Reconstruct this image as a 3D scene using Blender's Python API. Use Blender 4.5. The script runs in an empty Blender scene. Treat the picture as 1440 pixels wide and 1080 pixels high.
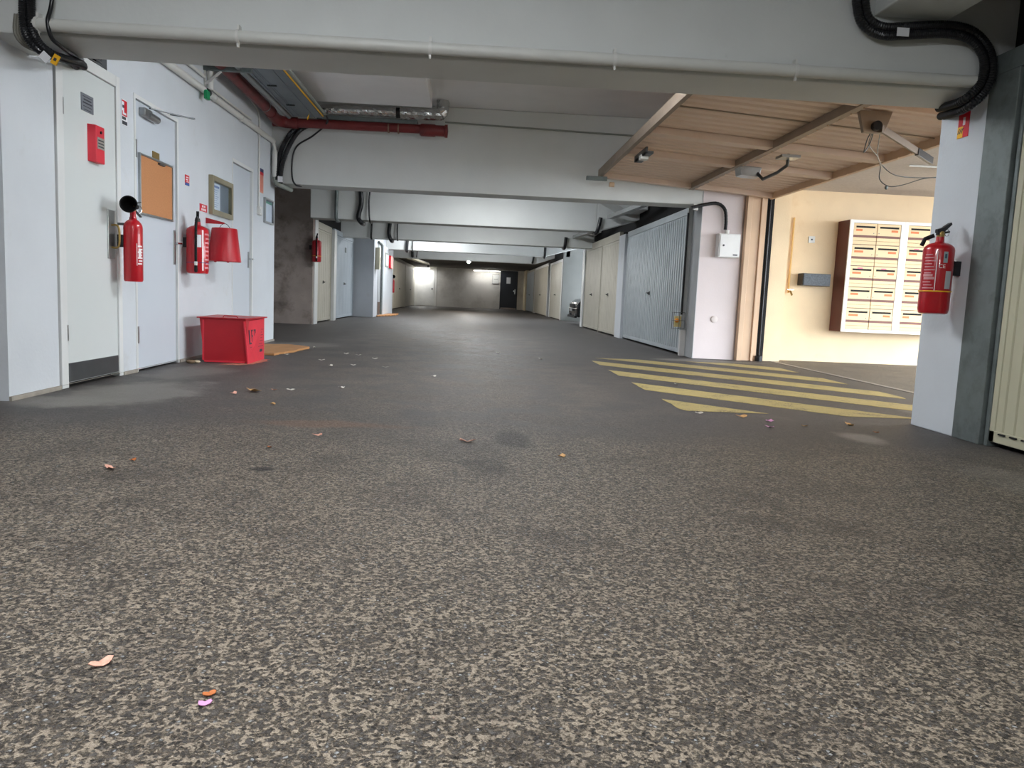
import bpy, bmesh, math, random
from mathutils import Vector, Matrix
R = random.Random(7)
scn = bpy.context.scene
COL = scn.collection
PI = math.pi

# ------------------------------------------------------------------ camera
CAM_H = 0.70
F = 1082.0                       # focal length in pixels of the 1440x1080 frame
pitch, roll, yaw = .1126, .0436, .0561
fw = Vector((math.sin(yaw)*math.cos(pitch), math.cos(yaw)*math.cos(pitch), -math.sin(pitch)))
rt0 = Vector((math.cos(yaw), -math.sin(yaw), 0)); up0 = rt0.cross(fw)
rt = rt0*math.cos(roll)+up0*math.sin(roll); up = up0*math.cos(roll)-rt0*math.sin(roll)
cd = bpy.data.cameras.new('camera'); cam = bpy.data.objects.new('camera', cd); COL.objects.link(cam)
cd.sensor_fit = 'HORIZONTAL'; cd.sensor_width = 36; cd.lens = F/1440*36; cd.clip_start = .05; cd.clip_end = 300
m = Matrix((rt, up, -fw)).transposed().to_4x4(); m.translation = (0, 0, CAM_H); cam.matrix_world = m
scn.camera = cam

def _on(ax, val, px, py):        # a measured point of the photo on a known wall, beam face or floor plane
    C = Vector((0, 0, CAM_H)); d = fw+rt*((px-720)/F)-up*((py-540)/F)
    return C+d*((val-C[ax])/d[ax])
def PX(x, px, py): return _on(0, x, px, py)
def PY(y, px, py): return _on(1, y, px, py)
def PZ(z, px, py): return _on(2, z, px, py)

# ------------------------------------------------------------------ materials
def lin(c):
    return tuple(((v/255)/12.92 if v/255 <= .04045 else ((v/255+.055)/1.055)**2.4) for v in c)
MATS = {}
def mat(name, rgb, rough=.6, metal=0, var=.06, vscale=3, bump=.0, bscale=60, spec=.4, emit=0, coat=0, dirt=None, dirt_scale=1.5, dirt_lo=.55, dirt_hi=.8):
    """procedural base: colour with soft noise variation, optional dirt colour in blotches, optional bump"""
    if name in MATS: return MATS[name]
    M = bpy.data.materials.new(name); M.use_nodes = True; nt = M.node_tree; N = nt.nodes; L = nt.links
    b = N['Principled BSDF']; c = lin(rgb)
    b.inputs['Roughness'].default_value = rough; b.inputs['Metallic'].default_value = metal
    b.inputs['Specular IOR Level'].default_value = spec; b.inputs['Coat Weight'].default_value = coat
    tc = N.new('ShaderNodeTexCoord')
    nz = N.new('ShaderNodeTexNoise'); nz.inputs['Scale'].default_value = vscale; nz.inputs['Detail'].default_value = 6
    L.new(tc.outputs['Object'], nz.inputs['Vector'])
    rp = N.new('ShaderNodeValToRGB')
    rp.color_ramp.elements[0].position = .3; rp.color_ramp.elements[1].position = .7
    rp.color_ramp.elements[0].color = tuple(v*(1-var) for v in c)+(1,)
    rp.color_ramp.elements[1].color = tuple(min(1, v*(1+var)) for v in c)+(1,)
    L.new(nz.outputs['Fac'], rp.inputs['Fac']); out = rp.outputs['Color']
    if dirt:
        n2 = N.new('ShaderNodeTexNoise'); n2.inputs['Scale'].default_value = dirt_scale; n2.inputs['Detail'].default_value = 8
        n2.inputs['Roughness'].default_value = .65
        L.new(tc.outputs['Object'], n2.inputs['Vector'])
        r2 = N.new('ShaderNodeMapRange'); r2.inputs['From Min'].default_value = dirt_lo; r2.inputs['From Max'].default_value = dirt_hi
        L.new(n2.outputs['Fac'], r2.inputs['Value'])
        mx = N.new('ShaderNodeMix'); mx.data_type = 'RGBA'; mx.inputs['B'].default_value = lin(dirt)+(1,)
        L.new(r2.outputs['Result'], mx.inputs['Factor']); L.new(out, mx.inputs['A']); out = mx.outputs['Result']
    L.new(out, b.inputs['Base Color'])
    if emit:
        b.inputs['Emission Color'].default_value = c+(1,); b.inputs['Emission Strength'].default_value = emit
    if bump:
        n3 = N.new('ShaderNodeTexNoise'); n3.inputs['Scale'].default_value = bscale; n3.inputs['Detail'].default_value = 5
        L.new(tc.outputs['Object'], n3.inputs['Vector'])
        bp = N.new('ShaderNodeBump'); bp.inputs['Strength'].default_value = bump; bp.inputs['Distance'].default_value = .004
        L.new(n3.outputs['Fac'], bp.inputs['Height']); L.new(bp.outputs['Normal'], b.inputs['Normal'])
    MATS[name] = M; return M

WHITE = mat('white_wall_paint', (203, 208, 213), .75, var=.03, bump=.35, bscale=45, dirt=(176, 174, 168), dirt_scale=2.2, dirt_lo=.62, dirt_hi=.95)
WBEAM = mat('white_beam_paint', (208, 211, 209), .7, var=.03, bump=.3, bscale=30, dirt=(150, 150, 146), dirt_scale=5, dirt_lo=.68, dirt_hi=.95)
CEIL = mat('ceiling_paint', (226, 226, 226), .8, var=.03, bump=.2, bscale=40)
PINK = mat('pale_pink_wall_paint', (218, 207, 206), .75, var=.03, bump=.25, bscale=40, dirt=(190, 160, 140), dirt_scale=2.5, dirt_lo=.7, dirt_hi=.95)
CREAM = mat('yellow_cream_render', (234, 210, 174), .8, var=.04, bump=.5, bscale=60, dirt=(214, 178, 128), dirt_scale=2, dirt_lo=.62, dirt_hi=.95)
STUCCO = mat('rough_pale_stucco', (205, 198, 192), .9, var=.08, vscale=40, bump=1.0, bscale=38)
CONC = mat('stained_raw_concrete', (158, 146, 139), .85, var=.15, vscale=3, bump=.5, bscale=25, dirt=(102, 92, 86), dirt_scale=2.4, dirt_lo=.48, dirt_hi=.7)
GREYW = mat('grey_blue_wall_paint', (122, 124, 122), .8, var=.04, bump=.2)
FARW = mat('dusty_white_block_wall', (205, 202, 196), .8, var=.05, vscale=1.2, bump=.2, dirt=(160, 154, 146), dirt_scale=.8, dirt_lo=.5, dirt_hi=.8)
BROWNC = mat('brown_ceiling_boards', (104, 96, 88), .8, var=.1)
DARK = mat('void_shade_black', (22, 22, 23), .9, var=.1)  # near-black colour stands in for the shade of voids around the doors
DOORW = mat('door_white_enamel', (206, 211, 210), .38, var=.02, vscale=1.5)
DOORG = mat('door_pale_grey_enamel', (197, 204, 212), .42, var=.02, vscale=1.5)
FRAMEW = mat('door_frame_enamel', (214, 216, 215), .45, var=.03)
GALV = mat('galvanised_steel', (112, 120, 119), .5, metal=.4, var=.08, vscale=14, dirt=(94, 101, 99), dirt_scale=9, dirt_lo=.5, dirt_hi=.7)
STEEL = mat('brushed_steel', (165, 168, 168), .3, metal=.9, var=.08, vscale=12)
DSTEEL = mat('dark_steel', (95, 98, 99), .4, metal=.7, var=.1, vscale=8)
CHROME = mat('chrome', (205, 207, 208), .15, metal=1, var=.03)
SILVER = mat('silver_grey_door_paint', (176, 184, 188), .42, metal=.15, var=.04, vscale=2, dirt=(150, 156, 160), dirt_scale=3, dirt_lo=.55, dirt_hi=.85)
BEIGE = mat('grey_beige_door_paint', (178, 174, 160), .5, var=.05, vscale=2, dirt=(146, 140, 126), dirt_scale=3, dirt_lo=.58, dirt_hi=.85)
BEIGE2 = mat('greenish_beige_door_paint', (188, 185, 160), .5, var=.04, vscale=2, dirt=(160, 155, 132), dirt_scale=4, dirt_lo=.6, dirt_hi=.85)
BLUED = mat('blue_grey_door_paint', (176, 186, 194), .45, var=.04, vscale=2)
TAN = mat('tan_exit_door_paint', (216, 194, 176), .55, var=.04, vscale=2, dirt=(192, 164, 142), dirt_scale=3, dirt_lo=.6, dirt_hi=.9)
TANF = mat('tan_frame_paint', (206, 176, 146), .5, var=.05, vscale=4)
TAND = mat('brown_grey_edge_metal', (150, 134, 118), .45, metal=.3, var=.08, vscale=6)
RED = mat('extinguisher_red', (178, 22, 34), .28, var=.03, coat=.4)
RED2 = mat('red_sheet_metal', (172, 24, 36), .38, var=.05, vscale=6)
REDL = mat('faded_red_panel', (206, 46, 62), .45, var=.06, vscale=8)
REDS = mat('sign_red', (206, 20, 40), .4, var=.02)
PIPE = mat('oxide_red_pipe', (112, 42, 42), .42, var=.1, vscale=6, dirt=(66, 28, 30), dirt_scale=4, dirt_lo=.55, dirt_hi=.8)
PVC = mat('white_pvc', (214, 214, 210), .4, var=.03)
BPIPE = mat('painted_white_pipe', (206, 207, 202), .4, var=.03, vscale=6)
GPIPE = mat('grey_pvc', (142, 148, 140), .5, var=.04)
BLACK = mat('black_plastic', (26, 27, 30), .3, var=.1)
BLACKM = mat('black_matt', (18, 18, 19), .8, var=.1)
RUB = mat('dark_rubber_gap', (30, 29, 28), .8, var=.1)
CORK = mat('cork_board', (184, 128, 86), .85, var=.08, vscale=90, bump=.2, bscale=150)
BRASS = mat('brass_plate', (170, 142, 84), .35, metal=.7, var=.05)
PAPER = mat('paper_white', (226, 228, 232), .6, var=.02)
INK = mat('print_ink', (52, 54, 62), .6, var=.05)
INKW = mat('white_print', (236, 226, 226), .5, var=.02)
INKB = mat('blue_print', (52, 100, 170), .5, var=.02)
ORANGE = mat('orange_label', (216, 120, 66), .5, var=.05)
YEL = mat('yellow_plastic', (236, 178, 36), .45, var=.04)
OLIVE = mat('aged_olive_aluminium', (150, 142, 118), .4, metal=.4, var=.08, vscale=6)
GREEN = mat('green_plastic', (20, 140, 88), .4, var=.05)
FOIL = mat('crinkled_foil', (196, 196, 194), .24, metal=1, var=.1, vscale=20, bump=1.0, bscale=22)
MBROWN = mat('red_brown_enamel', (92, 44, 38), .4, var=.06, vscale=3)
MCREAM = mat('mailbox_cream_enamel', (226, 198, 152), .4, var=.02)
MFRAME = mat('mailbox_white_frame', (240, 236, 228), .4, var=.01)
CARD = mat('brown_cardboard', (176, 128, 82), .85, var=.12, vscale=9, bump=.3, bscale=30)
STONE = mat('pale_pebble', (190, 176, 150), .8, var=.15, vscale=30, bump=.4)
CARP = mat('black_car_paint', (20, 22, 28), .18, var=.03, coat=.6)
BLK2 = mat('speckled_black_mesh', (70, 74, 78), .5, metal=.3, var=.4, vscale=60)
LED = mat('lamp_diffuser', (240, 242, 240), .4, var=.01)
BULB = mat('lit_bulb', (255, 250, 240), .4, var=0, emit=60)
TUBE = mat('lit_tube', (240, 247, 255), .4, var=0, emit=62)
TUBE2 = mat('bright_lit_tube', (240, 247, 255), .4, var=0, emit=125)
TUBE3 = mat('dim_lit_tube', (255, 250, 240), .4, var=0, emit=14)
DDOOR = mat('dark_blue_door_paint', (34, 38, 46), .4, var=.06)
LEAFM = [mat('dry_leaf_tan', (206, 160, 104), .75, var=.15, vscale=60), mat('dry_leaf_pink', (214, 160, 140), .75, var=.15, vscale=60),
         mat('paper_scrap_pale', (206, 202, 192), .75, var=.1, vscale=60), mat('petal_pink', (214, 150, 196), .75, var=.08, vscale=60), mat('leaf_orange', (178, 104, 56), .75, var=.12, vscale=60)]

def glass_mat():
    M = bpy.data.materials.new('notice_case_glass'); M.use_nodes = True
    b = M.node_tree.nodes['Principled BSDF']; b.inputs['Base Color'].default_value = (.9, .95, 1, 1)
    b.inputs['Roughness'].default_value = .06; b.inputs['Transmission Weight'].default_value = 1; b.inputs['IOR'].default_value = 1.02
    b.inputs['Specular IOR Level'].default_value = .8
    return M
GLASS = glass_mat()

def asphalt(name, painted=False, outside=False):
    M = bpy.data.materials.new(name); M.use_nodes = True; nt = M.node_tree; N = nt.nodes; L = nt.links
    b = N['Principled BSDF']; tc = N.new('ShaderNodeTexCoord'); V = tc.outputs['Object']
    def noise(s, d=4, r=.55, vec=V, dist=0):
        n = N.new('ShaderNodeTexNoise'); n.inputs['Scale'].default_value = s; n.inputs['Detail'].default_value = d
        n.inputs['Roughness'].default_value = r; n.inputs['Distortion'].default_value = dist; L.new(vec, n.inputs['Vector']); return n.outputs['Fac']
    def rng(v, a, c, lo=0, hi=1):
        n = N.new('ShaderNodeMapRange'); n.interpolation_type = 'SMOOTHSTEP'
        n.inputs['From Min'].default_value = a; n.inputs['From Max'].default_value = c
        n.inputs['To Min'].default_value = lo; n.inputs['To Max'].default_value = hi; L.new(v, n.inputs['Value']); return n.outputs['Result']
    def ma(op, x, y):
        n = N.new('ShaderNodeMath'); n.operation = op; n.use_clamp = False
        for i, q in enumerate((x, y)):
            if isinstance(q, (int, float)): n.inputs[i].default_value = q
            else: L.new(q, n.inputs[i])
        return n.outputs[0]
    def mix(f, A, B):
        n = N.new('ShaderNodeMix'); n.data_type = 'RGBA'
        for s, q in (('Factor', f), ('A', A), ('B', B)):
            if isinstance(q, tuple): n.inputs[s].default_value = lin(q)+(1,)
            elif isinstance(q, (int, float)): n.inputs[s].default_value = q
            else: L.new(q, n.inputs[s])
        return n.outputs['Result']
    # warped coordinates make the stones irregular
    wn = N.new('ShaderNodeTexNoise'); wn.inputs['Scale'].default_value = 110; wn.inputs['Detail'].default_value = 3; L.new(V, wn.inputs['Vector'])
    vm = N.new('ShaderNodeVectorMath'); vm.operation = 'MULTIPLY_ADD'; vm.inputs[1].default_value = (.009, .009, .009); L.new(wn.outputs['Color'], vm.inputs[0]); L.new(V, vm.inputs[2])
    W = vm.outputs[0]
    vo = N.new('ShaderNodeTexVoronoi'); vo.inputs['Scale'].default_value = 125; L.new(W, vo.inputs['Vector'])
    sep = N.new('ShaderNodeSeparateColor'); L.new(vo.outputs['Color'], sep.inputs['Color'])
    cell = sep.outputs[0]; cell2 = sep.outputs[1]
    # dark pits between worn binder
    pit = noise(104, 5, .66, W); fine = noise(260, 3, .6)
    sx = N.new('ShaderNodeSeparateXYZ'); L.new(V, sx.inputs[0]); X, Y = sx.outputs[0], sx.outputs[1]
    big = noise(.55, 4, .6); mid = noise(2.6, 5, .6)
    # worn coarse area near the camera and down the drive centre, smoother dark asphalt beyond
    yy = ma('ADD', Y, ma('MULTIPLY', big, 2.4))
    coarse = rng(yy, 5.6, 4.4)
    cx = ma('ABSOLUTE', ma('ADD', X, .25), 0)
    lane = ma('MULTIPLY', rng(cx, 2.1, .6), .7)
    lane = ma('MULTIPLY', lane, rng(ma('ADD', mid, ma('MULTIPLY', Y, 0)), .35, .65))
    coarse = ma('MAXIMUM', coarse, lane)
    if outside: coarse = ma('ADD', 0.75, 0)
    matrix = mix(rng(fine, .3, .7), (120, 109, 95), (158, 146, 129))
    matrix = mix(ma('MULTIPLY', rng(mid, .45, .7), .5), matrix, (94, 84, 75))
    stones = mix(cell2, (42, 38, 35), (88, 82, 76))
    pm = rng(ma('ADD', pit, ma('MULTIPLY', cell, .2)), .53, .70)
    rough_c = mix(pm, matrix, stones)
    patch_n = noise(1.3, 5, .65)
    rough_c = mix(ma('MULTIPLY', rng(patch_n, .5, .72), .5), rough_c, (70, 62, 56))
    deep = rng(noise(34, 2, .5, W), .66, .74)
    rough_c = mix(ma('MULTIPLY', deep, .8), rough_c, (30, 28, 27))
    st = ma('MULTIPLY', rng(sep.outputs[2], .66, .70), rng(vo.outputs['Distance'], .58, .40))
    rough_c = mix(ma('MULTIPLY', st, .85), rough_c, mix(cell2, (30, 28, 27), (66, 63, 60)))
    sp = ma('MULTIPLY', rng(cell, .94, .97), rng(vo.outputs['Distance'], .5, .2))
    rough_c = mix(sp, rough_c, (150, 152, 152))
    smooth_c = mix(rng(fine, .25, .75), (58, 54, 52), (88, 84, 81))
    smooth_c = mix(ma('MULTIPLY', pm, .35), smooth_c, (44, 42, 41))
    smooth_c = mix(ma('MULTIPLY', sp, .5), smooth_c, (150, 150, 148))
    smooth_c = mix(ma('MULTIPLY', rng(mid, .5, .75), .4), smooth_c, (104, 99, 95))
    base = mix(coarse, smooth_c, rough_c)
    # dusty pale scuffs and dark oil stains with a place of their own on the slab
    def spot(x, y, r, ry=None):
        dx = ma('DIVIDE', ma('SUBTRACT', X, x), r); dy = ma('DIVIDE', ma('SUBTRACT', Y, y), ry or r)
        d = ma('SQRT', ma('ADD', ma('MULTIPLY', dx, dx), ma('MULTIPLY', dy, dy)), 0)
        d = ma('ADD', d, ma('MULTIPLY', ma('SUBTRACT', mid, .5), 1.6))
        return rng(d, 1, .45)
    if not outside:
        for (x, y, r, ry, k) in ((-2.1, 4.9, .45, .8, .6), (-2.2, 6.2, .35, .8, .4), (-2.3, 4.45, .5, .3, .5), (2.2, 4.15, .16, .22, .7), (2.95, 9.6, .8, .25, .6), (3.4, 5.3, .3, .6, .4), (2.4, 3.1, .25, .5, .3), (-2.0, 9.6, .5, .7, .45)):
            base = mix(ma('MULTIPLY', spot(x, y, r, ry), k), base, (140, 136, 129))
        for (x, y, r, ry, k) in ((.22, 3.75, .12, .3, .7), (.1, 3.1, .14, .22, .5), (-.78, 2.95, .062, .05, .9), (0, 3.4, .25, .3, .3), (-1.2, 1.45, .12, .1, .5), (.35, 12, .7, 1.2, .35), (.9, 1.6, .2, .15, .3)):
            base = mix(ma('MULTIPLY', spot(x, y, r, ry), k), base, (38, 35, 33))
        base = mix(ma('MULTIPLY', spot(-.75, 4.0, .5, .14), .35), base, (134, 96, 66))
    if painted:
        wear = ma('ADD', pit, ma('MULTIPLY', ma('SUBTRACT', noise(5, 4), .5), .5))
        wear = ma('ADD', wear, ma('MULTIPLY', rng(Y, 5.4, 4.9), .02))
        pc = mix(rng(fine, .3, .7), (166, 148, 90), (188, 170, 112))
        base = mix(rng(wear, .55, .68), pc, base)
    L.new(base, b.inputs['Base Color'])
    rr = rng(fine, .2, .8, .42, .7); L.new(rr, b.inputs['Roughness']); b.inputs['Specular IOR Level'].default_value = .45
    h = ma('ADD', ma('MULTIPLY', pm, -.9), ma('MULTIPLY', fine, .5))
    h = ma('ADD', h, ma('MULTIPLY', noise(8, 3), .6))
    h = ma('MULTIPLY', h, ma('ADD', ma('MULTIPLY', coarse, .75), .25))
    bp = N.new('ShaderNodeBump'); bp.inputs['Strength'].default_value = .9; bp.inputs['Distance'].default_value = .006
    L.new(h, bp.inputs['Height']); L.new(bp.outputs['Normal'], b.inputs['Normal'])
    return M
ASPH = asphalt('worn_asphalt'); STRIPE = asphalt('worn_yellow_paint', painted=True); ASPHO = asphalt('outside_asphalt', outside=True)

# ------------------------------------------------------------------ mesh helpers
class MB:
    def __init__(s): s.v = []; s.f = []
    def add(s, vs, fs):
        o = len(s.v); s.v += [tuple(v) for v in vs]; s.f += [tuple(i+o for i in f) for f in fs]; return s
    def box(s, x0, x1, y0, y1, z0, z1):
        x0, x1 = min(x0, x1), max(x0, x1); y0, y1 = min(y0, y1), max(y0, y1); z0, z1 = min(z0, z1), max(z0, z1)
        return s.add([(x0, y0, z0), (x1, y0, z0), (x1, y1, z0), (x0, y1, z0), (x0, y0, z1), (x1, y0, z1), (x1, y1, z1), (x0, y1, z1)],
                     [(0, 3, 2, 1), (4, 5, 6, 7), (0, 1, 5, 4), (1, 2, 6, 5), (2, 3, 7, 6), (3, 0, 4, 7)])
    def obox(s, M, x, y, z):     # box of half sizes x,y,z placed by matrix M
        c = [(-x, -y, -z), (x, -y, -z), (x, y, -z), (-x, y, -z), (-x, -y, z), (x, -y, z), (x, y, z), (-x, y, z)]
        return s.add([M @ Vector(p) for p in c], [(0, 3, 2, 1), (4, 5, 6, 7), (0, 1, 5, 4), (1, 2, 6, 5), (2, 3, 7, 6), (3, 0, 4, 7)])
    def bar(s, a, b, w, h, upv=(0, 0, 1)):
        a = Vector(a); b = Vector(b); d = (b-a); l = d.length; d.normalize()
        u = Vector(upv); sd = d.cross(u)
        if sd.length < 1e-4: sd = d.cross(Vector((1, 0, 0)))
        sd.normalize(); u = sd.cross(d)
        M = Matrix((d, sd, u)).transposed().to_4x4(); M.translation = (a+b)/2
        return s.obox(M, l/2, w/2, h/2)
    def hexa(s, pts):            # eight corners, bottom four then top four
        return s.add(pts, [(0, 3, 2, 1), (4, 5, 6, 7), (0, 1, 5, 4), (1, 2, 6, 5), (2, 3, 7, 6), (3, 0, 4, 7)])
    def prism(s, poly, ax, a, b):  # polygon (2D) extruded along axis ax from a to b
        n = len(poly)
        def P(p, t):
            q = [p[0], p[1]]; q.insert(ax, t); return tuple(q)
        vs = [P(p, a) for p in poly]+[P(p, b) for p in poly]
        fs = [tuple(range(n))[::-1], tuple(range(n, 2*n))]+[(i, (i+1) % n, n+(i+1) % n, n+i) for i in range(n)]
        return s.add(vs, fs)
    def lathe(s, prof, c=(0, 0, 0), ax=(0, 0, 1), n=28):  # prof: (radius, height along ax)
        ax = Vector(ax).normalized(); t = Vector((1, 0, 0)) if abs(ax.x) < .9 else Vector((0, 1, 0))
        u = ax.cross(t).normalized(); w = ax.cross(u); c = Vector(c); vs = []; fs = []
        for r, h in prof:
            for i in range(n):
                a = 2*PI*i/n; vs.append(c+ax*h+u*(r*math.cos(a))+w*(r*math.sin(a)))
        for j in range(len(prof)-1):
            for i in range(n): fs.append((j*n+i, j*n+(i+1) % n, (j+1)*n+(i+1) % n, (j+1)*n+i))
        if prof[0][0] > 1e-5: fs.append(tuple(range(n))[::-1])
        if prof[-1][0] > 1e-5: fs.append(tuple((len(prof)-1)*n+i for i in range(n)))
        return s.add(vs, fs)
    def tube(s, pts, r, n=12, corr=0, step=None):
        pts = [Vector(p) for p in pts]
        if step:
            out = [pts[0]]; 
            for a, b in zip(pts, pts[1:]):
                k = max(1, int((b-a).length/step))
                out += [a.lerp(b, i/k) for i in range(1, k+1)]
            pts = out
        vs = []; fs = []; u = None
        for i, p in enumerate(pts):
            d = (pts[min(i+1, len(pts)-1)]-pts[max(i-1, 0)]).normalized()
            if u is None:
                t = Vector((0, 0, 1)) if abs(d.z) < .9 else Vector((1, 0, 0)); u = d.cross(t).normalized()
            else: u = (u-d*u.dot(d)).normalized()
            w = d.cross(u); rr = r*(1+(corr if i % 2 else -corr))
            for k in range(n):
                a = 2*PI*k/n; vs.append(p+u*(rr*math.cos(a))+w*(rr*math.sin(a)))
        for j in range(len(pts)-1):
            for k in range(n): fs.append((j*n+k, j*n+(k+1) % n, (j+1)*n+(k+1) % n, (j+1)*n+k))
        fs.append(tuple(range(n))[::-1]); fs.append(tuple((len(pts)-1)*n+k for k in range(n)))
        return s.add(vs, fs)
    def build(s, name, mt, parent=None, bevel=0, smooth=None):
        me = bpy.data.meshes.new(name); me.from_pydata(s.v, [], s.f)
        bm = bmesh.new(); bm.from_mesh(me); bmesh.ops.recalc_face_normals(bm, faces=bm.faces); bm.to_mesh(me); bm.free()
        me.materials.append(mt)
        if smooth:
            for p in me.polygons: p.use_smooth = True
            me.set_sharp_from_angle(angle=math.radians(smooth))
        o = bpy.data.objects.new(name, me); COL.objects.link(o)
        if parent: o.parent = parent
        if bevel:
            md = o.modifiers.new('bevel', 'BEVEL'); md.width = bevel; md.segments = 2; md.limit_method = 'ANGLE'; md.angle_limit = math.radians(40)
        return o
def smoothpath(pts, k=6):
    pts = [Vector(p) for p in pts]; P = [pts[0]]+pts+[pts[-1]]; out = []
    for i in range(1, len(P)-2):
        a, b, c, d = P[i-1:i+3]
        for j in range(k):
            t = j/k
            out.append(.5*((2*b)+(c-a)*t+(2*a-5*b+4*c-d)*t*t+(3*b-a-3*c+d)*t**3))
    out.append(pts[-1]); return out
def tag(o, label=None, cat=None, group=None, kind=None):
    if label: o['label'] = label
    if cat: o['category'] = cat
    if group: o['group'] = group
    if kind: o['kind'] = kind
    return o
def thing(name, label, cat, loc=(0, 0, 0), group=None, kind=None, rotz=0):
    o = bpy.data.objects.new(name, None); COL.objects.link(o); o.location = loc; o.rotation_euler = (0, 0, rotz); o.empty_display_size = .1
    return tag(o, label, cat, group, kind)
def struct(name, mb, mt, label, cat, bevel=0):
    return tag(mb.build(name, mt, bevel=bevel), label, cat, kind='structure')
def copy_tree(o, parent=None):
    c = o.copy(); COL.objects.link(c); c.parent = parent
    for ch in o.children: copy_tree(ch, c)
    return c
def B(*a): return MB().box(*a)
def text_mesh(s, size):
    cu = bpy.data.curves.new('t', 'FONT'); cu.body = s; cu.size = size; cu.align_x = 'CENTER'; cu.align_y = 'CENTER'; cu.extrude = .0006
    o = bpy.data.objects.new('t', cu); COL.objects.link(o); dg = bpy.context.evaluated_depsgraph_get()
    me = bpy.data.meshes.new_from_object(o.evaluated_get(dg)); bpy.data.objects.remove(o); return me
def text(name, s, size, mt, parent, loc, xdir, zdir):
    me = text_mesh(s, size); me.materials.clear(); me.materials.append(mt)
    x = Vector(xdir).normalized(); z = Vector(zdir).normalized(); n = x.cross(z)
    M = Matrix((x, z, n)).transposed().to_4x4(); M.translation = loc
    me.transform(M); me.name = name; o = bpy.data.objects.new(name, me); COL.objects.link(o); o.parent = parent; return o

XL, XR, ZC = -2.56, 2.83, 3.03
# ================================================================== SETTING
struct('floor', MB().box(-7, 3.95, -7, 44, -.2, 0), ASPH, 'worn grey-brown asphalt drive running down the covered garage', 'floor')
struct('ground', MB().box(3.95, 24, -12, 14, -.2, -.004), ASPHO, 'rough asphalt outside the raised exit door', 'ground')
struct('ceiling', MB().box(-7, 3.9, -7, 30.2, ZC, ZC+.2), CEIL, 'pale painted ceiling slab between the beams', 'ceiling')
struct('ceiling', MB().box(-7, 8, 30.2, 44, 2.14, 2.3), BROWNC, 'low brown ceiling of the last bays', 'ceiling')
struct('ceiling', MB().box(3.9, 9, 19.8, 25.4, ZC, ZC+.2), CEIL, 'ceiling of the open parking bay', 'ceiling')
struct('ceiling', B(XL, -.55, 4.72, 9.32, 2.85, ZC), CEIL, 'lowered white soffit over the left half of the first bay', 'ceiling')
struct('wall_rear', B(-7, 3, -7.2, -7, 0, ZC), WHITE, 'white wall behind the viewpoint', 'wall')
struct('wall_outer_left', B(-7.2, -7, -7, 44, 0, ZC), WHITE, 'outer wall on the left of the garage', 'wall')
struct('wall_leak_seal_right', MB().box(3.6, 3.8, 10.5, 20.0, 0, ZC).box(3.6, 3.8, 25.2, 43, 0, ZC), DARK, 'added near-black wall behind the right garage doors, sealing out daylight', 'wall')  # unseen wall, added to keep sky light from leaking into the bays
struct('wall_drop_seal', B(-7, 9, 30.1, 30.3, 2.14, ZC+.2), BROWNC, 'added unseen face closing the ceiling drop against stray daylight', 'wall')  # unseen face, added to stop sky light leaking in over the low ceiling
# left service wall, cut for its three doors
def wall_x(xa, xb, y0, y1, z0, z1, holes, mb=None):
    mb = mb or MB(); y = y0
    for (a, b, zt) in holes:
        mb.box(xa, xb, y, a, z0, z1); mb.box(xa, xb, a, b, zt, z1); y = b
    mb.box(xa, xb, y, y1, z0, z1); return mb
D1, D2, D3 = (5.0, 5.8), (6.04, 6.91), (8.4, 9.18)
struct('wall_left', wall_x(-2.76, XL, 4.4, 10.15, 0, ZC, [(4.93, 5.805, 2.46), (D2[0], D2[1], 2.08), (D3[0], D3[1], 2.02)]), WHITE, 'white service wall with three doors on the left', 'wall')
struct('wall_left_return', MB().box(-7, -2.76, 4.4, 4.6, 0, ZC).box(-7, -2.76, 10.0, 10.15, 0, ZC), WHITE, 'grey-white wall face at the left edge', 'wall')
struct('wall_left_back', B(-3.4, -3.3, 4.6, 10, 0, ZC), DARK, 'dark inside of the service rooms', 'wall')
struct('baseboard_left', wall_x(XL-.001, XL+.014, 4.4, 10.15, 0, .025, [(4.93, 5.805, .0249), (D2[0], D2[1], .0249), (D3[0], D3[1], .0249)]), mat('grimy_wall_foot', (150, 144, 134), .9, var=.2, vscale=12), 'grimy mortar foot of the left wall', 'baseboard')
# beams across the drive
BEAMS = [(4.3, 4.7), (10.0, 10.4), (14.1, 14.5), (18.8, 19.2), (23.45, 23.85), (28.6, 29.0)]
names = ['first white beam across the drive, nearest, carrying a long white pipe', 'second white beam, with brown drain pipes along its top', 'third white beam, black conduits at its left',
         'fourth white beam down the drive', 'fifth white beam, brightest lit', 'sixth white beam, before the low brown ceiling']
xr = [3.5, 2.93, 2.2, 2.9, 2.15, 2.3]
for i, (a, b) in enumerate(BEAMS):
    z0 = (1.945, 1.985, 1.945, 1.95, 1.955, 1.945)[i]
    mb = MB().box(-2.93 if i == 2 else -7, xr[i], a, b, z0, ZC)
    if i in (2, 4, 5):   # haunch rising to the right of the shorter beams
        mb.prism([(xr[i], z0), (3.4, 2.32), (3.4, ZC), (xr[i], ZC)], 1, a, b)
    struct('beam', mb, WBEAM, names[i], 'beam', .012)
struct('beam', MB().box(2.13, 2.545, -3, 4.3, 2.305, ZC), WBEAM, 'white concrete downstand running towards the viewer, top right', 'beam', .01)
# right-hand wall near the camera
struct('wall_right', MB().box(XR, 3.0, 4.3, 4.73, 0, 1.945), WHITE, 'white wall end holding the right extinguisher', 'wall', .006)
struct('wall_right_near', MB().box(3.0, 3.6, -7, 4.7, 0, ZC).box(XR, 3.0, -7, 1.6, 0, ZC).box(XR+.12, 3.0, 1.6, 4.3, 2.12, ZC), DARK, 'near-black wall standing in for the unlit void above the nearest garage door', 'wall')  # void over the garage door drawn as a near-black surface
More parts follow.
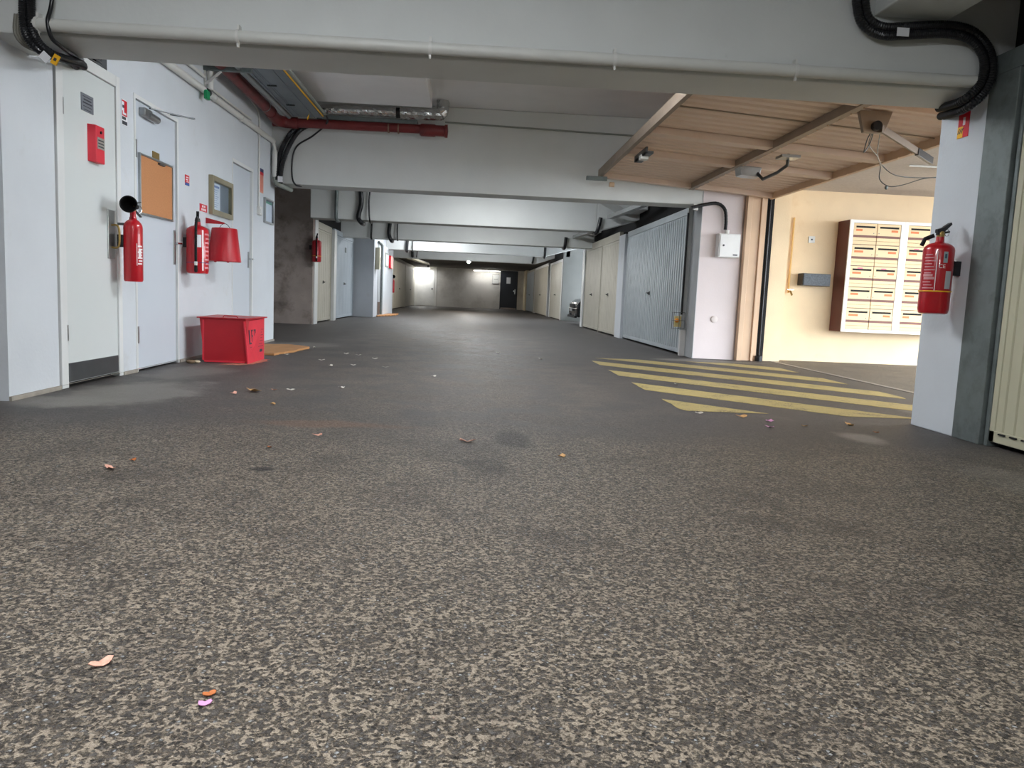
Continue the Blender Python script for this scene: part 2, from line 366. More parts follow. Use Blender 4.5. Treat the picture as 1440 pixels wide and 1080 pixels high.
# pink wall, its beam part and the exit side
struct('wall_pink', MB().box(2.93, 3.47, 10.0, 10.4, 0, ZC).box(3.47, 3.9, 10.02, 10.4, 0, ZC), PINK, 'pale pink wall between the silver garage door and the exit', 'wall')
struct('wall_exit_lintel', B(3.84, 3.99, 4.73, 9.98, 2.2, ZC), CREAM, 'cream lintel over the exit opening', 'wall')
struct('wall_exit_near', B(2.99, 3.99, 4.58, 4.73, 0, ZC), CREAM, 'inner wall beside the exit opening', 'wall')
struct('wall_cream', MB().box(3.9, 13, 10.3, 10.5, 0, 2.9).box(3.86, 4.10, 10.0, 10.3, 0, 2.9), CREAM, 'yellow-cream wall outside with the letterboxes', 'wall')
struct('ceiling', MB().box(3.99, 8.4, 3.2, 10.3, 2.285, 2.55), STUCCO, 'rough pale stucco canopy outside the exit', 'ceiling')
struct('wall_porch', B(3.99, 4.2, -3, 3.2, 0, 2.55), CREAM, 'outer wall beside the porch', 'wall')
# corridor sides
XC = -3.12
struct('column', B(-7, XC+.02, 15.2, 15.32, 0, ZC), CONC, 'stained brown raw concrete column on the left', 'column')
struct('wall_grey', MB().box(-7, -2.62, 20.7, 25.0, 0, ZC), mat('light_blue_grey_wall', (190, 194, 200), .75, var=.03, bump=.2, dirt=(168, 168, 170), dirt_scale=3, dirt_lo=.6, dirt_hi=.9), 'pale grey wall block jutting out past the left doors', 'wall', .01)
struct('wall_transom_left', MB().box(-3.3, -3.18, 15.3, 20.7, 2.04, ZC), DARK, 'near-black sheet for the unlit gap above the left garage doors', 'wall')  # shade of the gaps over both door rows painted as black sheets
struct('wall_transom_right', MB().box(2.98, 3.1, 10.4, 20.1, 2.06, ZC).box(2.98, 3.1, 25, 43, 2.06, ZC), DARK, 'near-black sheet for the unlit gap above the right garage doors', 'wall')
struct('wall_bay', MB().box(2.9, 9, 25.0, 25.2, 0, ZC).box(3.0, 9, 20.0, 20.2, 0, ZC).box(9, 9.2, 20, 25.2, 0, ZC), GREYW, 'grey-blue side wall of the open parking bay', 'wall')
struct('wall_far', MB().box(-2.0, 8, 43, 43.2, 0, 2.14), FARW, 'dusty white block wall closing the drive', 'wall')
struct('wall_far_left', MB().box(-7, -2.0, 42.97, 43.2, 0, 2.14), mat('bright_white_wall', (238, 237, 232), .6, var=.02), 'brighter white wall at the far left end', 'wall')

# hatched yellow marking before the exit
tops = [6.98, 8.06, 9.18, 10.30, 11.42, 12.55]
def clip(poly, f):
    out = []
    for i in range(len(poly)):
        a, b = poly[i], poly[(i+1) % len(poly)]; fa, fb = f(a), f(b)
        if fa >= 0: out.append(a)
        if (fa >= 0) != (fb >= 0): t = fa/(fa-fb); out.append((a[0]+(b[0]-a[0])*t, a[1]+(b[1]-a[1])*t))
    return out
mb = MB()
for c in tops:
    poly = [(1.42, 4.98), (3.3, 4.98), (3.66, 6.3), (3.66, 9.35), (1.42, 9.35)]
    poly = clip(poly, lambda p: c-(p[0]+p[1])); poly = clip(poly, lambda p: (p[0]+p[1])-(c-.54))
    if len(poly) > 2:
        # subdivide the long edges a little so that the outline is slightly worn
        ring = []
        for i in range(len(poly)):
            a = Vector(poly[i]); b = Vector(poly[(i+1) % len(poly)]); k = max(1, int((b-a).length/.06))
            for j in range(k):
                p = a.lerp(b, j/k); ring.append((p.x+R.uniform(-.006, .006), p.y+R.uniform(-.006, .006)))
        mb.prism(ring, 2, .0005, .002)
tag(mb.build('floor_marking', STRIPE), 'worn yellow hatched stripes painted on the asphalt before the exit', 'floor marking')
# drain kerb line outside
tag(B(3.95, 4.02, 4.8, 9.98, -.01, .004).build('door_threshold', mat('scuffed_steel_rail', (120, 118, 118), .4, metal=.5, var=.2, vscale=20)), 'scuffed metal threshold strip across the exit opening', 'threshold')

# ================================================================== LEFT DOORS
d = thing('door_1', 'white enamelled steel door with grey kick plate, nearest on the left', 'door', (0, 0, 0), kind='structure')
B(-2.62, XL-.002, 5.034, 5.742, .03, 2.04).build('leaf', DOORW, d, .003)
MB().box(-2.64, XL+.008, 4.95, 5.03, 0, 2.12).box(-2.64, XL+.008, 5.745, 5.805, 0, 2.12).box(-2.64, XL+.008, 5.03, 5.745, 2.045, 2.12).build('door_frame', FRAMEW, d, .004)
B(-2.62, XL+.004, 5.045, 5.735, .035, .155).build('kick_plate', DSTEEL, d, .002)
B(-2.63, -2.615, 5.0, 5.77, 0, 2.05).build('rubber_gap', RUB, d)
lp = B(XL-.004, XL+.006, 5.60, 5.70, .845, 1.185).build('lock_plate', STEEL, d, .002)
MB().tube(smoothpath([(XL+.004, 5.65, 1.08), (XL+.05, 5.65, 1.075), (XL+.06, 5.65, 1.0), (XL+.05, 5.65, .93), (XL+.004, 5.65, .925)]), .007).build('pull_handle', BRASS, lp, smooth=50)
for z in (.3, 1.7):
    B(XL-.008, XL+.008, 5.022, 5.036, z, z+.1).build('hinge', STEEL, d)
v = thing('louvred_vent', 'dark louvred vent above the nearest white door', 'vent')
B(-2.66, -2.64, 4.95, 5.8, 2.13, 2.45).build('backing', BLACKM, v)
mb = MB()
for k in range(16): mb.bar((-2.60, 5.35, 2.135+.02*k), (-2.60, 5.62, 2.135+.02*k), .03, .006, (.5, 0, 1))
mb.build('slats', mat('vent_slats', (130, 130, 130), .5, metal=.4), v)
tag(B(-2.63, XL, 5.63, 5.805, 2.122, 2.46).build('wall_infill', WHITE), 'white wall piece beside the louvred vent', 'wall', kind='structure')

d = thing('door_2', 'pale grey door with cork board and lever closer, second on the left', 'door', kind='structure')
B(-2.6, XL-.012, 6.075, 6.875, .012, 2.045).build('leaf', DOORG, d, .003)
MB().box(-2.66, XL+.004, 6.04, 6.07, 0, 2.08).box(-2.66, XL+.004, 6.88, 6.91, 0, 2.08).box(-2.66, XL+.004, 6.07, 6.88, 2.05, 2.08).build('door_frame', FRAMEW, d)
B(-2.655, -2.64, 6.04, 6.91, 0, 2.08).build('rubber_gap', RUB, d)
for z in (.22, 1.62): B(XL-.014, XL+.008, 6.062, 6.08, z, z+.13).build('hinge', STEEL, d)
h = B(XL-.012, XL-.002, 6.82, 6.855, .85, 1.14).build('handle_plate', STEEL, d, .002)
MB().tube([(XL-.004, 6.84, 1.03), (XL+.05, 6.84, 1.03), (XL+.055, 6.83, 1.03), (XL+.055, 6.73, 1.028)], .008).build('lever', CHROME, h, smooth=50)
c = MB().box(XL-.012, XL+.035, 6.16, 6.30, 1.945, 2.005).build('door_closer', STEEL, d, .006)
MB().lathe([(.0, -.02), (.026, -.018), (.03, 0), (.03, .16), (.022, .18), (0, .182)], (XL+.02, 6.26, 1.965), (0, 1, 0), 16).build('cylinder', STEEL, c, smooth=50)
MB().bar((XL+.03, 6.26, 2.02), (XL+.24, 6.62, 2.03), .02, .008).bar((XL+.24, 6.62, 2.035), (XL+.02, 6.70, 2.07), .018, .008).build('arm', DSTEEL, c)

d = thing('door_3', 'pale grey door further along the left wall, behind the sand box', 'door', kind='structure')
B(-2.6, XL-.02, 8.43, 9.13, .012, 1.98).build('leaf', DOORG, d, .003)
MB().box(-2.66, XL+.004, 8.40, 8.425, 0, 2.02).box(-2.66, XL+.004, 9.135, 9.18, 0, 2.02).box(-2.66, XL+.004, 8.425, 9.135, 1.985, 2.02).build('door_frame', FRAMEW, d)
B(-2.655, -2.64, 8.4, 9.18, 0, 2.02).build('rubber_gap', RUB, d)
h = B(XL-.02, XL-.01, 9.05, 9.08, .9, 1.08).build('handle_plate', STEEL, d)
MB().tube([(XL-.01, 9.065, 1.0), (XL+.04, 9.065, 1.0), (XL+.045, 8.97, 1.0)], .008).build('lever', CHROME, h, smooth=50)

# things fixed on doors and left wall --------------------------------
def panelL(t, name, y0, y1, z0, z1, x, th, mt, bev=0): return B(x, x+th, y0, y1, z0, z1).build(name, mt, t, bev)
t = thing('name_plate', 'small grey engraved plate high on the nearest white door', 'plate', (XL, 5.345, 1.835))
B(-.004, .002, -.08, .08, -.055, .055).build('plate', mat('grey_plate', (120, 124, 132), .4, metal=.3), t)
mb = MB()
for k, w in enumerate((.06, .05, .06, .055, .045)): mb.box(.002, .003, -w, w, .038-.02*k-.004, .038-.02*k+(.004 if k in (1, 2) else .0))
mb.build('engraving', INK, t)
t = thing('call_box', 'red fire call box with grey label on the nearest white door', 'alarm box', (XL-.004, 5.415, 1.59))
MB().prism([(0, -.075), (.045, -.045), (.045, .075), (0, .075)], 2, -.12, .12).build('case', REDL, t, .004)
B(.0451, .047, -.03, .07, -.03, .045).build('instruction_label', mat('grey_label', (150, 148, 140), .5), t)
mb = MB()
for k in range(3): mb.box(.047, .0475, -.02, .06, -.018+.02*k, -.01+.02*k)
mb.build('lettering', INK, t)
MB().lathe([(.01, 0), (.01, .006)], (.045, .02, .08), (1, 0, 0), 12).build('key_hole', BLACKM, t)
t = thing('wall_sign', 'red, white and black fire notice between the first two doors', 'sign', (XL, 5.885, 1.90))
B(0, .003, -.045, .045, -.09, .09).build('sign_plate', PAPER, t)
MB().box(.003, .004, -.04, .04, .075, .085).box(.003, .004, -.04, .04, -.025, -.015).box(.003, .004, .028, .04, -.02, .08).box(.003, .004, -.04, -.03, -.02, .01).box(.003, .004, -.005, .03, .0, .075).build('red_print', REDS, t)
MB().box(.003, .004, -.04, .04, -.085, -.06).box(.003, .004, -.04, .02, -.05, -.03).box(.003, .004, -.035, -.005, .03, .05).build('black_print', INK, t)
t = thing('wall_sign', 'small red and blue notice between the second door and the glazed case', 'sign', (XL, 7.115, 1.6))
B(0, .003, -.05, .05, -.045, .045).build('sign_plate', REDS, t); B(.003, .004, -.05, .05, -.045, -.022).build('blue_print', INKB, t)
MB().box(.003, .004, -.03, .03, .02, .03).box(.003, .004, -.035, .02, 0, .01).box(.003, .004, -.02, .035, -.015, -.008).build('white_print', INKW, t)
t = thing('wall_sign', 'small red notice with white letters above the hose extinguisher', 'sign', (XL, 7.53, 1.405))
B(0, .003, -.1, .1, -.034, .034).build('sign_plate', REDS, t)
MB().box(.003, .004, -.04, .0, .004, .024).box(.003, .004, .015, .045, .004, .024).box(.003, .004, -.06, -.03, -.026, -.006).box(.003, .004, -.02, .01, -.026, -.006).box(.003, .004, .02, .06, -.026, -.006).build('white_print', INKW, t)
t = thing('wall_sign', 'tall narrow notice with blue head and salmon text near the wall end', 'sign', (XL, 9.53, 1.945))
B(0, .003, -.08, .08, -.14, .14).build('sign_plate', mat('salmon_print', (222, 150, 128), .5), t)
B(.003, .004, -.08, .08, .1, .14).build('blue_head', mat('navy_print', (50, 54, 96), .5), t); B(.003, .004, -.08, .08, .065, .1).build('red_band', REDS, t)
mb = MB()
for k in range(10): mb.box(.003, .004, -.06, .06-.02*(k % 3), .05-.018*k, .054-.018*k)
mb.build('fine_text', REDS, t)
t = thing('cork_board', 'cork notice board in an aluminium frame on the second door', 'notice board', (XL-.012, 6.46, 1.437))
B(0, .012, -.31, .31, -.215, .215).build('cork_panel', CORK, t)
MB().box(0, .02, -.325, -.31, -.23, .23).box(0, .02, .31, .325, -.23, .23).box(0, .02, -.31, .31, -.23, -.215).box(0, .02, -.31, .31, .215, .23).build('board_frame', STEEL, t, .002)
B(.012, .03, .02, .13, .195, .21).build('clip', DSTEEL, t)
tag(B(XL-.014, XL-.006, 6.40, 6.53, 1.675, 1.725).build('door_plate', BRASS), 'small brass plate above the cork board', 'plate')
t = thing('notice_case', 'olive framed glazed notice case with a printed sheet, beyond the hose extinguisher', 'notice case', (XL, 8.0, 1.553))
def case(t, w, h, fr, dp, fm):
    MB().box(0, dp, -w, -w+fr, -h, h).box(0, dp, w-fr, w, -h, h).box(0, dp, -w+fr, w-fr, -h, -h+fr).box(0, dp, -w+fr, w-fr, h-fr, h).build('case_frame', fm, t, .003)
    B(0, .004, -w+fr, w-fr, -h+fr, h-fr).build('back_panel', mat('grey_case_back', (128, 134, 140), .5), t)
    B(dp*.7, dp*.7+.002, -w+fr, w-fr, -h+fr, h-fr).build('glass_pane', GLASS, t)
case(t, .325, .185, .05, .04, OLIVE)
s = B(.004, .006, -.24, .0, -.125, .125).build('notice_sheet', PAPER, t)
mb = MB()
for k in range(9): mb.box(.006, .0066, -.2, -.05-.02*(k % 3), .06-.02*k, .064-.02*k)
mb.box(.006, .0066, -.2, -.03, .085, .105); mb.build('print', mat('pale_blue_print', (128, 146, 186), .6), s)
t = thing('notice_case', 'steel framed glazed case with a white plan, at the far end of the left wall', 'notice case', (XL, 9.82, 1.617))
case(t, .2, .15, .02, .03, STEEL)
s = B(.004, .006, -.17, .17, -.125, .115).build('plan_sheet', PAPER, t)
MB().box(.006, .0066, -.17, .17, .09, .115).build('green_heading', mat('pale_green_print', (120, 176, 150), .6), s)
t = thing('light_switch', 'small white switch box at the foot of a thin conduit beside the third door', 'switch', (XL, 9.4, 1.57))
B(0, .035, -.06, .06, -.04, .06).build('switch_box', PVC, t, .004); B(.035, .04, -.03, .03, -.02, .03).build('rocker', FRAMEW, t)

# ================================================================== EXTINGUISHERS
def extinguisher(label, loc, r, h, wall, style, group='wall-hung fire extinguishers', rz=0):
    """loc: centre of the base; wall: unit x direction of the wall it hangs on (+1 right, -1 left)"""
    t = thing('fire_extinguisher', label, 'fire extinguisher', loc, group, rotz=rz)
    if style == 'co2':
        prof = [(0, .0), (r*.9, .0), (r, .012), (r, h*.86)]+[(r*math.cos(a), h*.86+r*1.05*math.sin(a)) for a in (.3, .6, .9, 1.15)]+[(.024, h*.86+r*1.15), (.02, h*.86+r*1.3), (.02, h+.06), (0, h+.061)]
        MB().lathe(prof, n=32).build('cylinder', RED, t, smooth=50)
        hb = h+.06
        MB().lathe([(0, 0), (.017, 0), (.02, .01), (.02, .045), (.012, .06), (0, .06)], (0, 0, hb-.01)).build('valve', BRASS, t, smooth=50)
        MB().bar((0, .0, hb+.05), (0, .12, hb+.075), .02, .008).bar((0, .0, hb+.02), (0, .13, hb-.03), .018, .008).build('squeeze_lever', BLACK, t, .002)
        MB().tube([(.0+.018*math.cos(a), .085+.022*math.cos(a), hb+.02+.028*math.sin(a)) for a in [k*PI/8 for k in range(17)]], .0022, 6).build('pin_ring', CHROME, t, smooth=60)
        # black horn pointing at the viewer
        MB().lathe([(.018, 0), (.022, .05), (.045, .18), (.058, .24), (.058, .248), (.052, .248), (.04, .18), (0, .06)], (-.0, .06, hb+.035), (.2, -1, -.02)).build('discharge_horn', BLACKM, t, smooth=50)
    else:
        prof = [(0, .012), (r*.75, .006), (r*.93, .012), (r, .035), (r, h-r*.55)]+[(r*math.cos(a), h-r*.55+r*.55*math.sin(a)) for a in (.35, .7, 1.0, 1.25)]+[(r*.28, h+.004), (r*.26, h+.03), (0, h+.03)]
        MB().lathe(prof, n=36).build('cylinder', RED, t, smooth=50)
        MB().lathe([(0, 0), (r*.22, 0), (r*.26, .012), (r*.22, .035), (0, .04)], (0, 0, h+.025)).build('valve', BLACK if style == 'hose' else BRASS, t, smooth=50)
        dv = Vector((-wall*.35, -.94, 0)).normalized() if style == 'hose' else Vector((.85, .3, 0)).normalized()
        zt = h+.05
        p0 = Vector((0, 0, zt))-dv*.03
        mb = MB(); mb.prism([(-.035, 0), (.02, .01), (.075, .055), (.068, .068), (.01, .035), (-.035, .022)], 1, -.012, .012); lev = mb.build('squeeze_lever', BLACK, t, .003)
        lev.location = (0, 0, zt); lev.rotation_euler = (0, 0, math.atan2(dv.y, dv.x))
        mb = MB(); mb.prism([(-.03, -.012), (.065, .008), (.065, .018), (-.03, .004)], 1, -.009, .009); lev = mb.build('carry_handle', BLACK, t, .002)
        lev.location = (0, 0, zt); lev.rotation_euler = (0, 0, math.atan2(dv.y, dv.x))
        MB().tube([Vector((0, 0, zt+.012))+dv*.05+dv*(.018*math.cos(a))+Vector((0, 0, .02*math.sin(a)-.005)) for a in [k*PI/8 for k in range(17)]], .002, 6).build('pin_ring', CHROME, t, smooth=60)
        if style == 'hose':
            q = Vector((.2, -1, 0)).normalized() if wall < 0 else Vector((-.3, -1, 0)).normalized()
            MB().tube(smoothpath([(0, 0, zt), q*(r*.5)+Vector((0, 0, zt+.01)), q*(r*.95)+Vector((0, 0, zt-.05)), q*(r+.014)+Vector((0, 0, h*.75)), q*(r+.014)+Vector((0, 0, h*.45)), q*(r+.014)+Vector((0, 0, .09))], 8), .011, 10).build('hose', BLACKM, t, smooth=60)
            MB().lathe([(.012, 0), (.014, .02), (.014, .035), (.01, .036)], q*(r+.014)+Vector((0, 0, .075))).build('hose_collar', PVC, t, smooth=60)
            MB().lathe([(0, 0), (.012, 0), (.015, .02), (.013, .06), (0, .061)], q*(r+.014)+Vector((0, 0, .018))).build('nozzle', BLACKM, t, smooth=60)
    # wall bracket
    gap = .05 if style != 'co2' else .04
    MB().box(wall*(r-.01), wall*(r+gap), -.02, .02, h*.55, h*.75).build('wall_bracket', BLACK, t, .002)
    if style == 'co2':     # an upright plate behind the neck
        MB().box(wall*(r*.2), wall*(r+gap), -.012, .012, h*.9, h*.94).build('hook', DSTEEL, t)
    return t
def patch(t, name, r, a0, a1, z0, z1, mt, off=.0012, n=8):
    """a label wrapped on the cylinder, angles in degrees measured from +x"""
    mb = MB(); vs = []; fs = []
    for i in range(n+1):
        a = math.radians(a0+(a1-a0)*i/n)
        for z in (z0, z1):
            for q in (r-.001, r+off): vs.append((q*math.cos(a), q*math.sin(a), z))
    for i in range(n):
        o = i*4; fs += [(o+1, o+3, o+7, o+5), (o, o+4, o+6, o+2), (o, o+1, o+5, o+4), (o+2, o+6, o+7, o+3)]
    fs += [(0, 2, 3, 1), (n*4, n*4+1, n*4+3, n*4+2)]
    return mb.add(vs, fs).build(name, mt, t, smooth=40)
def belt(t, name, r, z, mt, w=.007):
    MB().tube([(r*math.cos(a), r*math.sin(a), z) for a in [k*PI/16 for k in range(33)]], w*.35, 6).build(name, mt, t, smooth=60)
# left: CO2 with black horn
p = PX(-2.435, 188, 396); q = PX(-2.435, 188, 315)
e1 = extinguisher('slim red CO2 extinguisher with black horn, between the first two doors', p, .064, q.z-p.z+.03, -1, 'co2', rz=0)
H1 = q.z-p.z
patch(e1, 'label_border', .064, -48, -44, H1*.28, H1*.66, INKW); 
for k in range(7): patch(e1, 'label_text', .064, -40+(k % 2)*5, -8+(k % 3)*3, H1*(.30+.05*k), H1*(.325+.05*k), INKW, n=4)
patch(e1, 'large_lettering', .064, -36, -16, H1*.42, H1*.56, INKW, n=5)
# left: powder with hose
p = PX(-2.44, 278, 386); q = PX(-2.44, 278, 317)
e2 = extinguisher('red extinguisher with long black hose and white label, beside the hanging bucket', p, .093, q.z-p.z, -1, 'hose')
H2 = q.z-p.z
patch(e2, 'white_label', .093, -84, -52, H2*.55, H2*.8, PAPER)
patch(e2, 'label_border', .093, -48, -40, H2*.08, H2*.9, INKW)
for k in range(9): patch(e2, 'label_text', .093, -32+(k % 2)*6, 0+(k % 3)*5, H2*(.12+.085*k), H2*(.155+.085*k), mat('faded_label_text', (206, 140, 146), .5), n=4)
belt(e2, 'strap', .094, H2*.24, mat('blue_strap', (44, 44, 110), .5))
# right extinguisher
p = PX(2.70, 1311, 443); q = PX(2.70, 1318, 341)
e3 = extinguisher('large red extinguisher on the white wall end at the right, with yellow band', p, .083, q.z-p.z, 1, 'lever')
H3 = q.z-p.z
patch(e3, 'white_sticker', .083, -88, -62, H3*.36, H3*.6, mat('grey_sticker', (186, 190, 194), .5))
patch(e3, 'approval_sticker', .083, -102, -86, H3*.71, H3*.86, mat('approval_grey', (150, 168, 172), .5))
patch(e3, 'approval_mark', .083, -98, -90, H3*.77, H3*.83, mat('approval_blue', (60, 92, 110), .5), off=.002)
patch(e3, 'label_border', .083, -126, -123, H3*.33, H3*.87, INKW)
for k in range(12): patch(e3, 'label_text', .083, -175+(k % 2)*4, -129-(k % 3)*6, H3*(.36+.041*k), H3*(.375+.041*k+(.018 if k in (3, 4) else 0)), mat('faded_white_text', (206, 150, 152), .5), n=6)
a = math.radians(-105); n_ = Vector((math.cos(a), math.sin(a), 0))
text('certification_mark', 'CE', .03, INKW, e3, n_*.0845+Vector((0, 0, H3*.66)), n_.cross(Vector((0, 0, -1))), (0, 0, 1))
belt(e3, 'yellow_band', .084, H3*.325, YEL, .012)
MB().tube([(-.02, .03, H3+.04), (-.06, .05, H3+.02), (-.075, .055, H3-.02)], .012).build('short_nozzle', BLACKM, e3, smooth=50)
# far left extinguishers
p = PX(-3.0, 445, 369)
q = PX(-3.0, 445, 337)
e4 = extinguisher('red extinguisher on the white post beside the stained concrete column', p, .09, q.z-p.z, -1, 'hose')
belt(e4, 'yellow_band', .091, .12, YEL, .01); e4.scale = (1, 1, 1)
p = PY(25.15, 551.5, 411.5)
e5 = extinguisher('far red extinguisher with black horn behind the pale wall block', p, .07, .42, -1, 'co2')

# signs near the right column
t = thing('wall_sign', 'red and yellow hazard notice high on the right white wall end', 'sign', (XR, 4.50, 1.805), rotz=PI)
B(0, .003, -.05, .05, -.065, .075).build('sign_plate', REDS, t)
B(.003, .004, -.05, .0, -.065, -.0).build('yellow_patch', YEL, t); MB().box(.003, .0045, -.005, .015, .005, .05).build('white_print', INKW, t)
mb = MB()
for k in range(3): mb.bar((.0045, -.045+.016*k, -.06+.02), (.0045, -.03+.016*k, -.01), .0015, .006, (0, 1, 0))
mb.build('black_print', INK, t)
t = thing('wall_sign', 'small red notice on the white post above the far left extinguisher', 'sign', tuple(PY(15.32, 440, 318)))
B(-.05, .03, -.004, .0, -.12, .12).build('sign_plate', REDS, t); B(-.03, .01, -.005, -.004, -.05, .05).build('white_print', INKW, t)

# ================================================================== BUCKET, SAND BOX, CARD, STONE
t = thing('fire_bucket', 'red conical fire bucket hanging from a red wall arm', 'bucket', (-2.385, 7.6, .915))
MB().lathe([(.105, .0), (.15, .0), (.153, .004), (.115, .31), (.112, .315), (.0, .315)], n=36).build('bucket_body', RED2, t, smooth=40)
MB().prism([(-.175, .355), (-.175, .41), (.0, .37), (.0, .355)], 1, -.006, .006).build('wall_arm', RED2, t, .002)
MB().tube(smoothpath([(-.05, 0, .315), (-.03, 0, .345), (0, 0, .36), (.03, 0, .348), (.055, 0, .312)], 5), .003, 8).build('wire_handle', DSTEEL, t, smooth=60)
MB().lathe([(0, 0), (.014, 0), (.014, .004), (0, .0041)], (.098, -.092, .095), (.72, -.67, .13)).build('round_emblem', INKW, t)
for a in (-2.0, -1.0): MB().lathe([(0, -.012), (.012, -.008), (.012, .004), (0, .005)], (.12*math.cos(a), .12*math.sin(a), 0)).build('foot_stud', RED2, t, smooth=50)

t = thing('sand_box', 'large red metal sand box standing on the floor against the left wall', 'box', (0, 0, 0))
X0, X1, Y0, Y1, ZT = -2.405, -1.995, 7.0, 7.52, .395
MB().hexa([(X0+.03, Y0, .01), (X1, Y0, .01), (X1, Y1, .01), (X0+.03, Y1, .01), (X0-.01, Y0, ZT), (X1-.012, Y0, ZT), (X1-.02, Y1, ZT), (X0-.01, Y1, ZT)]).build('box_body', RED2, t, .004)
MB().hexa([(X1+.0, Y0-.012, .0), (X1+.012, Y0-.012, .0), (X1+.012, Y1, .0), (X1, Y1, .0), (X1-.035, Y0-.012, ZT-.02), (X1-.02, Y0-.012, ZT-.02), (X1+.012, Y1, ZT), (X1+.0, Y1, ZT)]).build('side_panel', REDL, t, .002)
MB().hexa([(X0-.03, Y0-.015, ZT), (X1-.01, Y0-.015, ZT), (X1+.035, Y1+.02, ZT+.002), (X0-.03, Y1+.02, ZT), (X0-.03, Y0-.015, ZT+.01), (X1-.01, Y0-.015, ZT+.01), (X1+.035, Y1+.02, ZT+.014), (X0-.03, Y1+.02, ZT+.016)]).build('lid', RED2, t, .002)
MB().box(X0+.015, X0+.03, Y0-.004, Y0, .02, .38).box(X0+.03, X1-.02, Y0-.004, Y0, .005, .02).build('corner_flange', REDL, t)
# black stencil marks of the side panel (tall glyph strokes, fine lines, a block)
def sp(y, z):
    k = z/ZT; f_ = (y-Y0)/(Y1-Y0)
    return (X1+.0155-(.031*(1-f_))*k, y, z)
def stroke(mb, y0, y1, z0, z1):
    a, b_, c_, d_ = sp(y0, z0), sp(y1, z0), sp(y1, z1), sp(y0, z1)
    o = Vector((.002, 0, 0)); mb.hexa([Vector(a)-o, Vector(b_)-o, Vector(c_)-o, Vector(d_)-o, Vector(a)+o*.5, Vector(b_)+o*.5, Vector(c_)+o*.5, Vector(d_)+o*.5])
mb = MB()
for (y0, y1, z0, z1) in ((7.06, 7.085, .17, .30), (7.085, 7.12, .17, .185), (7.13, 7.145, .19, .30), (7.145, 7.17, .285, .30), (7.145, 7.165, .235, .25), (7.2, 7.215, .17, .30), (7.235, 7.25, .17, .30), (7.215, 7.235, .285, .3), (7.25, 7.27, .17, .185)): stroke(mb, y0, y1, z0, z1)
mb.build('large_lettering', INK, t)
mb = MB()
for k in range(7): stroke(mb, 7.31, 7.46-.02*(k % 2), .29-.026*k, .294-.026*k)
for k in range(2): stroke(mb, 7.07+.03*k, 7.26, .14-.018*k, .144-.018*k)
stroke(mb, 7.36, 7.44, .082, .108)
mb.build('fine_lettering', INK, t)
MB().tube([(X0+.18, Y0+.05, ZT+.012), (X0+.19, Y0+.05, ZT+.026), (X0+.3, Y0+.05, ZT+.026), (X0+.31, Y0+.05, ZT+.012)], .005, 8).build('lid_handle', RED2, t, smooth=60)

def sheet(name, label, cat, pts, th, mt, rough=.012, z0=.003):
    ring = []
    n = len(pts)
    for i in range(n):
        a = Vector(pts[i]); b = Vector(pts[(i+1) % n]); k = max(1, int((b-a).length/.05))
        for j in range(k):
            p = a.lerp(b, j/k); ring.append((p.x+R.uniform(-rough, rough), p.y+R.uniform(-rough, rough)))
    return tag(MB().prism(ring, 2, z0, z0+th).build(name, mt, bevel=.002), label, cat)
sheet('cardboard_sheet', 'torn brown cardboard sheet on the floor past the red sand box', 'cardboard', [(-2.42, 7.95), (-2.0, 7.93), (-1.90, 8.45), (-1.86, 9.05), (-2.15, 9.3), (-2.46, 9.2)], .022, CARD)
sheet('cardboard_sheet', 'small flat cardboard piece at the foot of the pale wall block', 'cardboard', [tuple(PZ(0, 530, 445.5)[:2]), tuple(PZ(0, 556, 444)[:2]), tuple(PZ(0, 560, 442)[:2]), tuple(PZ(0, 534, 442.5)[:2])], .03, CARD, .03)
tag(sheet('sand_spill', 'faded red paint dust on the floor round the sand box', 'stain', [(-2.2, 6.86), (-2.02, 6.84), (-1.93, 6.98), (-1.90, 7.3), (-1.93, 7.5), (-2.0, 7.5), (-2.1, 7.0)], .0015, mat('salmon_dust', (176, 112, 92), .9, var=.25, vscale=40), .02, .0005), kind='stuff')
def pebble(label, p, r, mt):
    mb = MB(); mb.lathe([(0, -r*.6)]+[(r*math.cos(a)*(1+.1*math.sin(3*a)), r*.6*math.sin(a)) for a in (-.9, -.5, 0, .4, .8, 1.2)]+[(0, r*.6)], (0, 0, r*.5), n=12)
    mb.v = [(v[0]*1.3+R.uniform(-.1, .1)*r, v[1]+R.uniform(-.1, .1)*r, max(0, v[2])) for v in mb.v]
    o = mb.build('pebble', mt, smooth=60); o.location = p; tag(o, label, 'stone'); return o
pebble('brown stone at the wall foot, left of the sand box', PZ(0, 268, 511), .03, mat('brown_pebble', (120, 100, 78), .85, var=.2, vscale=30))
pebble('pale pebble against the red sand box corner', PZ(0, 276.5, 510.5), .024, STONE)

